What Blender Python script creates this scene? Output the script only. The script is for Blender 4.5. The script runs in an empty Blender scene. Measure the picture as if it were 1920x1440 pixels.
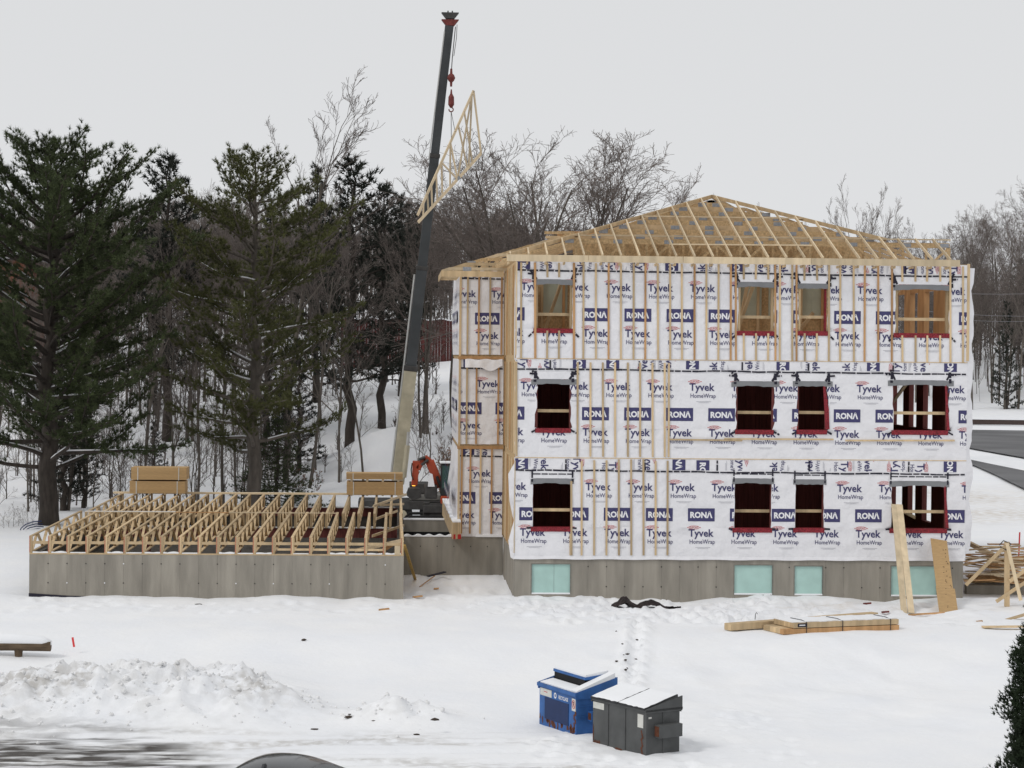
import bpy, bmesh, math, random
import numpy as np
from mathutils import Vector, Matrix
R = random.Random(7)
NP = np.random.RandomState(5)
S = bpy.context.scene
C = S.collection

# ------------------------------------------------------------------ camera
F, CX, CY = 4000.0, 960.0, 720.0          # focal length and centre in photo pixels
YAW, PITCH, ROLL, ZC = 0.0538, 0.01322, 0.0100, 8.0
fwd = Vector((math.sin(YAW)*math.cos(PITCH), math.cos(YAW)*math.cos(PITCH), -math.sin(PITCH)))
rgt = Vector((math.cos(YAW), -math.sin(YAW), 0))
upv = rgt.cross(fwd)
r2 = rgt*math.cos(ROLL) + upv*math.sin(ROLL)
u2 = upv*math.cos(ROLL) - rgt*math.sin(ROLL)
cam = bpy.data.cameras.new('camera'); camo = bpy.data.objects.new('camera', cam); C.objects.link(camo)
m = Matrix((r2, u2, -fwd)).transposed().to_4x4(); m.translation = Vector((0, 0, ZC))
camo.matrix_world = m
cam.sensor_width = 36; cam.lens = 36*F/1920; cam.clip_end = 3000; cam.clip_start = 1
S.camera = camo

def ray(px, py):
    d = fwd + r2*((px-CX)/F) + u2*((CY-py)/F)
    return d/d.y
def at(px, py, Y):                         # photo pixel -> point on the upright plane at depth Y
    d = ray(px, py); return Vector((d.x*Y, Y, ZC+d.z*Y))
def on(px, py, z=0.0):                     # photo pixel -> point on the level plane at height z
    d = ray(px, py); t = (z-ZC)/d.z; return Vector((d.x*t, t, z))

# ------------------------------------------------------------------ sky, sun, exposure
W = bpy.data.worlds.new('World'); S.world = W; W.use_nodes = True
nt = W.node_tree; nt.nodes.clear()
sky = nt.nodes.new('ShaderNodeTexSky'); sky.sky_type = 'NISHITA'; sky.sun_disc = False
sky.sun_elevation = math.radians(38); sky.sun_rotation = math.radians(200)
bw = nt.nodes.new('ShaderNodeRGBToBW')
sc_ = nt.nodes.new('ShaderNodeMath'); sc_.operation = 'MULTIPLY'; sc_.inputs[1].default_value = 0.10
mixw = nt.nodes.new('ShaderNodeMix'); mixw.data_type = 'RGBA'; mixw.inputs[0].default_value = 0.93
mixw.inputs[7].default_value = (0.735, 0.745, 0.760, 1)     # thick even cloud
bg = nt.nodes.new('ShaderNodeBackground'); bg.inputs[1].default_value = 1.0
wo = nt.nodes.new('ShaderNodeOutputWorld')
L = nt.links
L.new(sky.outputs[0], bw.inputs[0]); L.new(bw.outputs[0], sc_.inputs[0]); L.new(sc_.outputs[0], mixw.inputs[6])
L.new(mixw.outputs[2], bg.inputs[0]); L.new(bg.outputs[0], wo.inputs[0])
sun = bpy.data.lights.new('sun', 'SUN'); sun.energy = 0.95; sun.angle = math.radians(14); sun.color = (1, .97, .93)
suno = bpy.data.objects.new('sun', sun); C.objects.link(suno)
suno.rotation_euler = Vector((0.60, 0.38, -0.70)).to_track_quat('-Z', 'Y').to_euler()
S.view_settings.view_transform = 'Standard'; S.view_settings.look = 'None'
S.view_settings.exposure = 0.0; S.view_settings.gamma = 1

# ------------------------------------------------------------------ materials
MATS = {}
def mat(name, col, rough=.8, var=.15, scale=3.0, stretch=(1, 1, 1), bump=0.0, bscale=None, rnd=0.0, metal=0.0, emit=0, alt=None, detail=5, contrast=(.3, .7), coat=0, bdist=.02, obj=True, spec=.3):
    if name in MATS: return MATS[name]
    M = bpy.data.materials.new(name); M.use_nodes = True; MATS[name] = M
    n = M.node_tree.nodes; l = M.node_tree.links; b = n['Principled BSDF']
    b.inputs['Roughness'].default_value = rough; b.inputs['Metallic'].default_value = metal
    b.inputs['Specular IOR Level'].default_value = spec
    if coat: b.inputs['Coat Weight'].default_value = coat
    tc = n.new('ShaderNodeTexCoord'); mp = n.new('ShaderNodeMapping'); mp.inputs['Scale'].default_value = stretch
    l.new(tc.outputs['Object'], mp.inputs['Vector'])
    nz = n.new('ShaderNodeTexNoise'); nz.inputs['Scale'].default_value = scale; nz.inputs['Detail'].default_value = detail
    l.new(mp.outputs[0], nz.inputs['Vector'])
    mr = n.new('ShaderNodeMapRange'); mr.inputs['From Min'].default_value = contrast[0]; mr.inputs['From Max'].default_value = contrast[1]
    l.new(nz.outputs['Fac'], mr.inputs['Value'])
    mx = n.new('ShaderNodeMix'); mx.data_type = 'RGBA'
    lo = tuple(c*(1-var) for c in col[:3]) if alt is None else alt
    mx.inputs[6].default_value = (*lo, 1); mx.inputs[7].default_value = (*[min(1, c*(1+var*.6)) for c in col[:3]], 1)
    l.new(mr.outputs[0], mx.inputs[0])
    out = mx.outputs[2]
    if rnd:
        oi = n.new('ShaderNodeObjectInfo'); mr2 = n.new('ShaderNodeMapRange')
        mr2.inputs['To Min'].default_value = 1-rnd; mr2.inputs['To Max'].default_value = 1+rnd*.6
        l.new(oi.outputs['Random'], mr2.inputs['Value'])
        hs = n.new('ShaderNodeHueSaturation'); l.new(out, hs.inputs['Color']); l.new(mr2.outputs[0], hs.inputs['Value'])
        out = hs.outputs[0]
    l.new(out, b.inputs['Base Color'])
    if bump:
        nb = n.new('ShaderNodeTexNoise'); nb.inputs['Scale'].default_value = bscale or scale*4; nb.inputs['Detail'].default_value = 6
        l.new(mp.outputs[0], nb.inputs['Vector'])
        bp = n.new('ShaderNodeBump'); bp.inputs['Strength'].default_value = bump; bp.inputs['Distance'].default_value = bdist
        l.new(nb.outputs['Fac'], bp.inputs['Height']); l.new(bp.outputs[0], b.inputs['Normal'])
    if emit:
        b.inputs['Emission Color'].default_value = (*col[:3], 1); b.inputs['Emission Strength'].default_value = emit
    return M
wood = mat('pine_lumber', (.60, .45, .27), .75, .22, 5, (1, 1, .15), .15, 20, rnd=.26)
woodp = mat('pale_lumber', (.68, .55, .37), .75, .18, 5, (1, 1, .15), .1, 20, rnd=.22)
woodo = mat('orange_lumber', (.52, .30, .14), .75, .25, 5, (1, 1, .2), .1, 20, rnd=.18)
osb = mat('strand_board', (.56, .40, .22), .8, .35, 14, (1, 1, 1), .2, 40, rnd=.08, detail=8)
redend = mat('red_end_paint', (.34, .09, .06), .7, .45, 20, alt=(.5, .33, .2))
concrete = mat('concrete', (.315, .290, .248), .9, .30, 1.3, (2.2, 2.2, .35), .25, 14, detail=9, rnd=.05, contrast=(.25, .75))
concrete2 = mat('concrete_joint', (.22, .21, .185), .95, .2, 8)
wrapm = mat('house_wrap', (.80, .795, .82), .55, .03, 2, bump=1.0, bscale=1.7, bdist=.12, spec=.25)
navy = mat('navy_print', (.058, .055, .145), .6, .1, 10)
inkg = mat('grey_print', (.32, .32, .36), .6, .1, 10)
redp = mat('red_print', (.55, .09, .09), .6, .1, 10)
whitep = mat('white_print', (.80, .80, .82), .6, .03, 10)
tape = mat('black_tape', (.018, .016, .03), .5, .3, 12)
greyfl = mat('grey_flashing', (.22, .225, .235), .6, .1, 4)
redfl = mat('red_flashing', (.24, .02, .03), .5, .6, 26, (1, 1, 1), detail=2)
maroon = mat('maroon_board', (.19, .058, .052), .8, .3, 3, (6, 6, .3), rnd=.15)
green = mat('pale_green_board', (.50, .55, .46), .7, .1, 3, rnd=.08)
teal = mat('turquoise_foam', (.44, .64, .59), .65, .08, 2.5, rnd=.05, bump=.05)
plate = mat('galvanised_plate', (.33, .35, .38), .5, .2, 14, metal=.5)
snowm = mat('snow', (.86, .87, .89), .85, .03, 1.2, bump=.35, bscale=9, bdist=.03, spec=.2)
shadeconc = mat('shaded_concrete', (.105, .098, .088), .9, .3, 3)  # concrete darkened in its colour for the shade inside the open foundation
tiem = mat('tie_rust', (.07, .06, .055), .8)
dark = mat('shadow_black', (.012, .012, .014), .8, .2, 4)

# ------------------------------------------------------------------ mesh helpers
class MB:
    def __init__(s): s.v = []; s.f = []; s.m = []; s.cur = 0
    def add(s, vs, fs):
        o = len(s.v); s.v += [tuple(v) for v in vs]; s.f += [tuple(i+o for i in f) for f in fs]; s.m += [s.cur]*len(fs); return s
    def box(s, a, b):
        x0, y0, z0 = a; x1, y1, z1 = b
        return s.add([(x0,y0,z0),(x1,y0,z0),(x1,y1,z0),(x0,y1,z0),(x0,y0,z1),(x1,y0,z1),(x1,y1,z1),(x0,y1,z1)],
            [(0,3,2,1),(4,5,6,7),(0,1,5,4),(1,2,6,5),(2,3,7,6),(3,0,4,7)])
    def bar(s, p, q, w, h, up=(0, 0, 1), taper=1.0):         # w across, h along up
        p = Vector(p); q = Vector(q); d = (q-p).normalized(); u = Vector(up)
        a = d.cross(u)
        if a.length < 1e-4: a = d.cross(Vector((1, 0, 0)))
        a.normalize(); u = a.cross(d)
        vs = []
        for c, k in ((p, 1), (q, taper)):
            for sa, su in ((-1,-1),(1,-1),(1,1),(-1,1)): vs.append(c+a*(w*.5*sa*k)+u*(h*.5*su*k))
        return s.add(vs, [(0,1,2,3),(7,6,5,4),(0,4,5,1),(1,5,6,2),(2,6,7,3),(3,7,4,0)])
    def tube(s, pts, rad, n=6, cap=True):
        pts = [Vector(p) for p in pts]
        if not hasattr(rad, '__len__'): rad = [rad]*len(pts)
        o = len(s.v); prev = None
        for i, p in enumerate(pts):
            d = (pts[min(i+1, len(pts)-1)]-pts[max(i-1, 0)]).normalized()
            if prev is None:
                a = d.cross(Vector((0, 0, 1)));
                if a.length < .05: a = d.cross(Vector((1, 0, 0)))
            else: a = prev-d*prev.dot(d)
            a.normalize(); prev = a; b = d.cross(a)
            for k in range(n):
                t = 2*math.pi*k/n; s.v.append(tuple(p+(a*math.cos(t)+b*math.sin(t))*rad[i]))
        for i in range(len(pts)-1):
            for k in range(n):
                s.f.append((o+i*n+k, o+i*n+(k+1) % n, o+(i+1)*n+(k+1) % n, o+(i+1)*n+k)); s.m.append(s.cur)
        if cap:
            s.f.append(tuple(o+k for k in reversed(range(n)))); s.m.append(s.cur)
            e = o+(len(pts)-1)*n; s.f.append(tuple(e+k for k in range(n))); s.m.append(s.cur)
        return s
    def prism(s, poly, y0, y1):                               # polygon in XZ, extruded along Y
        n = len(poly); vs = [(x, y0, z) for x, z in poly]+[(x, y1, z) for x, z in poly]
        return s.add(vs, [tuple(range(n)), tuple(reversed(range(n, 2*n)))]+[(i, i+n, (i+1) % n+n, (i+1) % n) for i in range(n)])
    def mesh(s, name, mats, smooth=False):
        me = bpy.data.meshes.new(name); me.from_pydata(s.v, [], s.f)
        for mt in (mats if isinstance(mats, (list, tuple)) else [mats]): me.materials.append(mt)
        if any(s.m): me.polygons.foreach_set('material_index', s.m)
        if smooth: me.polygons.foreach_set('use_smooth', [True]*len(me.polygons))
        me.update(); return me
    def build(s, name, mats, parent=None, smooth=False, bevel=0):
        o = bpy.data.objects.new(name, s.mesh(name, mats, smooth)); C.objects.link(o)
        if parent is not None:
            o.parent = parent
        if bevel:
            b = o.modifiers.new('bevel', 'BEVEL'); b.width = bevel; b.segments = 2; b.limit_method = 'ANGLE'
        return o
def tag(o, label=None, cat=None, group=None, kind=None):
    if label: o['label'] = label
    if cat: o['category'] = cat
    if group: o['group'] = group
    if kind: o['kind'] = kind
    return o
def empty(name, loc, label=None, cat=None, group=None, rz=0, scale=1):
    o = bpy.data.objects.new(name, None); C.objects.link(o); o.location = loc; o.rotation_euler[2] = rz
    o.scale = (scale,)*3; o.empty_display_size = .2
    return tag(o, label, cat, group)
class Off(MB):                                                # builder in world coordinates, stored relative to an origin
    def __init__(s, org): super().__init__(); s.org = Vector(org)
    def build(s, name, mats, parent=None, smooth=False, bevel=0):
        s.v = [tuple(Vector(v)-s.org) for v in s.v]
        o = bpy.data.objects.new(name, s.mesh(name, mats, smooth)); C.objects.link(o)
        if parent is not None: o.parent = parent
        else: o.location = s.org
        if bevel:
            b = o.modifiers.new('bevel', 'BEVEL'); b.width = bevel; b.segments = 2; b.limit_method = 'ANGLE'
        return o
def copy_tree(o, parent=None):
    c = o.copy(); C.objects.link(c); c.parent = parent
    for ch in o.children: copy_tree(ch, c)
    return c

# ------------------------------------------------------------------ terrain
def vnoise(x, y, seed=0):                                     # smooth value noise, vectorised
    xi = np.floor(x).astype(int); yi = np.floor(y).astype(int); xf = x-xi; yf = y-yi
    def h(a, b):
        n = (a*374761393+b*668265263+seed*144665) & 0x7fffffff
        n = ((n ^ (n >> 13))*1274126177) & 0x7fffffff
        return ((n ^ (n >> 16)) & 0xffff)/65535.0
    u = xf*xf*(3-2*xf); v = yf*yf*(3-2*yf)
    return (h(xi, yi)*(1-u)+h(xi+1, yi)*u)*(1-v)+(h(xi, yi+1)*(1-u)+h(xi+1, yi+1)*u)*v
def fbm(x, y, o=4, seed=0):
    t = 0; a = .5; f = 1
    for i in range(o): t = t+a*vnoise(x*f, y*f, seed+i); a *= .5; f *= 2.1
    return t
def sstep(a, b, x): t = np.clip((x-a)/(b-a), 0, 1); return t*t*(3-2*t)
LOT = -0.6
def bankmask(x, y):
    ridge_y = 51.6+.10*(x+8)
    a = np.exp(-((y-ridge_y)/2.2)**2)*sstep(-1.3, -4.6, x)*(1-.35*sstep(-8, -13, x))
    b = np.exp(-((x-.2)/1.0)**2-((y-50.3)/.8)**2)*.6
    c = np.exp(-((x+2.6)/1.3)**2-((y-51.2)/1.0)**2)*.35
    return a, b+c
def height(x, y):
    x = np.asarray(x, float); y = np.asarray(y, float)
    z = LOT*(1-sstep(55.0, 61.5, y+2.2*(fbm(x*.16, y*.1, 3, 3)-.5)))
    z = z+.10*(fbm(x*.25, y*.25, 4, 11)-.5)+.03*(fbm(x*1.3, y*1.3, 3, 12)-.5)
    # lumpy drift on the slope between lot and pad
    z = z+.42*(fbm(x*.42, y*.30, 4, 21)-.5)*sstep(46, 52, y)*(1-sstep(59, 65, y))*sstep(2, 7, x)+.14*(fbm(x*.5, y*.5, 3, 22)-.5)*sstep(60, 66, y)*(1-sstep(68, 71, y))
    a, b = bankmask(x, y)
    crumb = fbm(x*1.6, y*1.6, 5, 31)
    rg = 1-np.abs(2*fbm(x*2.3, y*2.3, 4, 37)-.94)*1.5
    z = z+a*(.85+.8*(crumb-.5)+.30*(rg-.5)+.34*(fbm(x*6, y*6, 3, 36)-.47))+b*(.8+1.0*(crumb-.5)+.35*(rg-.5)+.3*(fbm(x*7, y*7, 3, 38)-.47))
    # smooth drift behind the bank
    z = z+.30*np.exp(-((y-55.5)/2.2)**2)*sstep(-1, -5, x)
    # snow heaped against the walls
    z = z+.34*(fbm(x*.55, y*.0+2, 4, 41)-.35)*sstep(67.5, 69.8, y)*(1-sstep(70, 71, y))
    # hill behind; on the right the land stays low as far as the road
    y0 = 112+165*sstep(14, 34, x)
    d = np.maximum(0, y-y0)
    z = z+np.where(d > 0, 15*(1-np.exp(-(d/52)**1.35)), 0)+.9*(fbm(x*.12, y*.12, 4, 51)-.5)*sstep(0, 15, d)
    # pile of pushed snow at the foot of the hill
    z = z+2.3*np.exp(-((x-.5)/3.8)**2-((y-122)/3.0)**2)*(.7+.6*fbm(x*.6, y*.6, 3, 61))
    z = z+1.2*np.exp(-((x+4.5)/1.6)**2-((y-108)/4.0)**2)
    return z
def hz(x, y): return float(height(np.array([x]), np.array([y]))[0])
def lines(parts):
    o = []
    for a, b, st in parts: o += list(np.arange(a, b-1e-6, st))
    return np.array(o+[parts[-1][1]])
xs = lines([(-420, -60, 20), (-60, -16, 2), (-16, 13.5, .11), (13.5, 30, .4), (30, 80, 2), (80, 440, 20)])
ys = lines([(-20, 30, 5), (30, 39, .6), (39, 58, .10), (58, 71.5, .2), (71.5, 130, .8), (130, 260, 2.5), (260, 900, 32)])
XX, YY = np.meshgrid(xs, ys); ZZ = height(XX, YY)
def pits(n, x0, x1, y0, y1, r, d, rs, pts=None):
    for i in range(n):
        x, y = (rs.uniform(x0, x1), rs.uniform(y0, y1)) if pts is None else pts[i]
        ra = r*rs.uniform(.7, 1.3); i0, i1 = np.searchsorted(xs, (x-3*ra, x+3*ra)); j0, j1 = np.searchsorted(ys, (y-3*ra, y+3*ra))
        g = ((XX[j0:j1, i0:i1]-x)**2+((YY[j0:j1, i0:i1]-y)*.7)**2)/ra**2; ZZ[j0:j1, i0:i1] += -d*np.exp(-g)+.45*d*np.exp(-(np.sqrt(g)-1.6)**2*3)
rsp = np.random.RandomState(2)
pits(300, 3.5, 19, 63.5, 69.6, .17, .12, rsp); pits(60, .3, 4, 66, 77, .17, .08, rsp); pits(50, -12, 0, 66, 69.5, .18, .06, rsp)
tr_ = [on(1195-.35*i+6*math.sin(i*2.1), 1182+2.6*i, -.2) for i in range(40)]
pits(40, 0, 0, 0, 0, .16, .13, rsp, [(p.x, p.y) for p in tr_]); pits(90, 3, 9, 44, 52, .15, .05, rsp)
rut = (1-sstep(47.6, 49.4, YY))*sstep(38, 40, YY)*(1-sstep(4, 8, XX))      # wheel ruts over the lot
ZZ -= .045*rut*(np.sin((YY-.10*XX)*5.2+2*fbm(XX*.2, YY*.2, 2, 8)) > .55)*(.4+fbm(XX*.7, YY*2, 3, 9))
nx, ny = len(xs), len(ys)
me = bpy.data.meshes.new('ground')
me.vertices.add(nx*ny); me.vertices.foreach_set('co', np.stack([XX, YY, ZZ], -1).ravel())
ii = (np.arange(ny-1)[:, None]*nx+np.arange(nx-1)[None]).ravel()
q = np.stack([ii, ii+1, ii+nx+1, ii+nx], -1)
me.loops.add(q.size); me.loops.foreach_set('vertex_index', q.ravel())
me.polygons.add(len(q)); me.polygons.foreach_set('loop_start', np.arange(0, q.size, 4)); me.polygons.foreach_set('loop_total', np.full(len(q), 4))
me.polygons.foreach_set('use_smooth', np.ones(len(q), bool)); me.update(); me.validate()
# dirt mask as a point attribute: worn wheel tracks, grit in the ploughed bank
a, b = bankmask(XX, YY)
grit = (a+b*1.2)*np.clip(fbm(XX*.9, YY*.9, 4, 71)*2.2-.45, 0, 1)*(1-sstep(51.5, 54, YY)*.7)
lot = (1-sstep(47.4, 49.4, YY+1.6*fbm(XX*.35, YY*.9, 3, 72)-.8))
trk = lot*np.clip((fbm(XX*.30+YY*.1, YY*1.0-XX*.22, 4, 73)-.34)*7, 0, 1)*sstep(-3.4, -5.2, XX+.45*(YY-46.5))
thin = lot*np.clip((fbm(XX*.3+3, YY*1.4, 4, 74)-.36)*3.5, 0, 1)*(1-sstep(3.5, 7, XX))*.75
sand = np.exp(-((YY-68.2)/1.1)**2)*np.clip(fbm(XX*1.1, YY*1.1, 3, 75)*2-.7, 0, 1)*sstep(8, 14, XX)*.75
sand2 = sstep(95, 112, YY)*(1-sstep(124, 140, YY))*sstep(20, 26, XX)*np.clip(fbm(XX*.3, YY*.12, 4, 76)*2.4-.7, 0, 1)*.8
for nm, arr in (('asphalt', trk), ('grit', np.maximum.reduce([grit, thin])), ('sand', np.maximum(sand, sand2))):
    at_ = me.attributes.new(nm, 'FLOAT', 'POINT'); at_.data.foreach_set('value', np.clip(arr, 0, 1).ravel().astype(np.float32))
ground = bpy.data.objects.new('snowy_ground', me); C.objects.link(ground); tag(ground, kind='structure')
M = bpy.data.materials.new('snow_ground'); M.use_nodes = True; n = M.node_tree.nodes; l = M.node_tree.links; b = n['Principled BSDF']
b.inputs['Roughness'].default_value = .85; b.inputs['Specular IOR Level'].default_value = .2
def attr(nm): k = n.new('ShaderNodeAttribute'); k.attribute_name = nm; return k.outputs['Fac']
tc = n.new('ShaderNodeTexCoord')
def noise(scale, det=6, st=(1, 1, 1)):
    mp = n.new('ShaderNodeMapping'); mp.inputs['Scale'].default_value = st; l.new(tc.outputs['Object'], mp.inputs['Vector'])
    k = n.new('ShaderNodeTexNoise'); k.inputs['Scale'].default_value = scale; k.inputs['Detail'].default_value = det; l.new(mp.outputs[0], k.inputs['Vector']); return k.outputs['Fac']
def mixc(fac, A, B):
    k = n.new('ShaderNodeMix'); k.data_type = 'RGBA'
    for s, v in ((0, fac), (6, A), (7, B)):
        if isinstance(v, tuple): k.inputs[s].default_value = (*v, 1)
        elif isinstance(v, float): k.inputs[s].default_value = v
        else: l.new(v, k.inputs[s])
    return k.outputs[2]
def rng(v, a, b_, c=0., d=1.):
    k = n.new('ShaderNodeMapRange'); l.new(v, k.inputs['Value'])
    for s, t in zip(('From Min', 'From Max', 'To Min', 'To Max'), (a, b_, c, d)): k.inputs[s].default_value = t
    return k.outputs[0]
def mul(x, y):
    k = n.new('ShaderNodeMath'); k.operation = 'MULTIPLY'; l.new(x, k.inputs[0]); l.new(y, k.inputs[1]); return k.outputs[0]
base = mixc(rng(noise(.5, 5), .3, .7), (.84, .855, .885), (.89, .895, .905))
base = mixc(mul(attr('grit'), rng(noise(3.5, 9), .36, .60)), base, (.47, .45, .42))
base = mixc(mul(attr('sand'), rng(noise(2.2, 8), .35, .65)), base, (.52, .44, .34))
wet = mul(attr('asphalt'), rng(noise(1.4, 9, (.5, 2.2, 1)), .35, .54))
base = mixc(wet, base, (.085, .078, .072))
l.new(base, b.inputs['Base Color'])
bp = n.new('ShaderNodeBump'); bp.inputs['Strength'].default_value = .5; bp.inputs['Distance'].default_value = .04
l.new(noise(5, 8), bp.inputs['Height']); l.new(bp.outputs[0], b.inputs['Normal'])
me.materials.append(M)
# ------------------------------------------------------------------ wrapped house under construction
XL, XR, YF, ZF, SH = 3.91, 18.87, 70.0, 1.4, 3.26
HO = Vector((XL, YF, 0))
house = empty('house_under_construction', HO, 'three storey house frame in white printed wrap under a bare timber roof', 'house')
def hb(): return Off(HO)
def pbox(name, a, b_, mt, parent=None, org=HO): return Off(org).box(a, b_).build(name, mt, parent or house)
def rectpx(x0, x1, y0, y1, Y=YF):
    a = at((x0+x1)/2, y0, Y); c = at((x0+x1)/2, y1, Y); l_ = at(x0, (y0+y1)/2, Y); r_ = at(x1, (y0+y1)/2, Y)
    return [l_.x, r_.x, c.z, a.z]
WIN = [[rectpx(1000,1070,900,988), rectpx(1378,1445,900,990), rectpx(1492,1543,902,990), rectpx(1672,1773,905,991)],
       [rectpx(1008,1068,714,803), rectpx(1383,1448,718,806), rectpx(1498,1548,718,806), rectpx(1676,1775,716,807)],
       [rectpx(1005,1072,527,616), rectpx(1385,1450,532,621), rectpx(1498,1550,535,621), rectpx(1680,1778,537,625)]]
def cellwall(mb, u0, u1, z0, z1, holes, w0, w1, axis='x'):
    us = sorted({u0, u1, *[h[0] for h in holes], *[h[1] for h in holes]}); zs = sorted({z0, z1, *[h[2] for h in holes], *[h[3] for h in holes]})
    for i in range(len(us)-1):
        runs = []
        for j in range(len(zs)-1):
            cu, cz = (us[i]+us[i+1])/2, (zs[j]+zs[j+1])/2
            if any(h[0] < cu < h[1] and h[2] < cz < h[3] for h in holes): continue
            if runs and abs(runs[-1][1]-zs[j]) < 1e-6: runs[-1][1] = zs[j+1]
            else: runs.append([zs[j], zs[j+1]])
        for a, b_ in runs:
            mb.box((us[i], w0, a), (us[i+1], w1, b_)) if axis == 'x' else mb.box((w0, us[i], a), (w1, us[i+1], b_))
def sheet(mb, x0, x1, z0, z1, holes, y, seed, edge=.05, step=.22):
    rr = random.Random(seed)
    def sub(vals):
        o = []
        for a, b_ in zip(vals[:-1], vals[1:]):
            k = max(1, round((b_-a)/step)); o += [a+(b_-a)*i/k for i in range(k)]
        return o+[vals[-1]]
    us = sub(sorted({x0, x1, *[h[0] for h in holes], *[h[1] for h in holes]})); zs = sub(sorted({z0, z1, *[h[2] for h in holes], *[h[3] for h in holes]}))
    idx = {}
    def vert(i, j):
        if (i, j) in idx: return idx[i, j]
        x, z = us[i], zs[j]; yy = y+rr.uniform(-.004, .004)
        for h in holes:
            e = 1e-5
            if h[0]-e < x < h[1]+e and h[2]-e < z < h[3]+e:
                d = rr.uniform(0, edge)
                if abs(x-h[0]) < e: x -= d
                elif abs(x-h[1]) < e: x += d
                if abs(z-h[2]) < e: z -= d*.4
                elif abs(z-h[3]) < e: z += d*.4
                yy = y-rr.uniform(0, .012)
        if j == 0: z -= rr.uniform(0, .02)
        if i == 0: x += rr.uniform(-.03, .02); yy += .0
        mb.v.append((x, yy, z)); idx[i, j] = len(mb.v)-1; return idx[i, j]
    for i in range(len(us)-1):
        for j in range(len(zs)-1):
            cu, cz = (us[i]+us[i+1])/2, (zs[j]+zs[j+1])/2
            if any(h[0] < cu < h[1] and h[2] < cz < h[3] for h in holes): continue
            mb.f.append((vert(i, j), vert(i+1, j), vert(i+1, j+1), vert(i, j+1))); mb.m.append(0)
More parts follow.
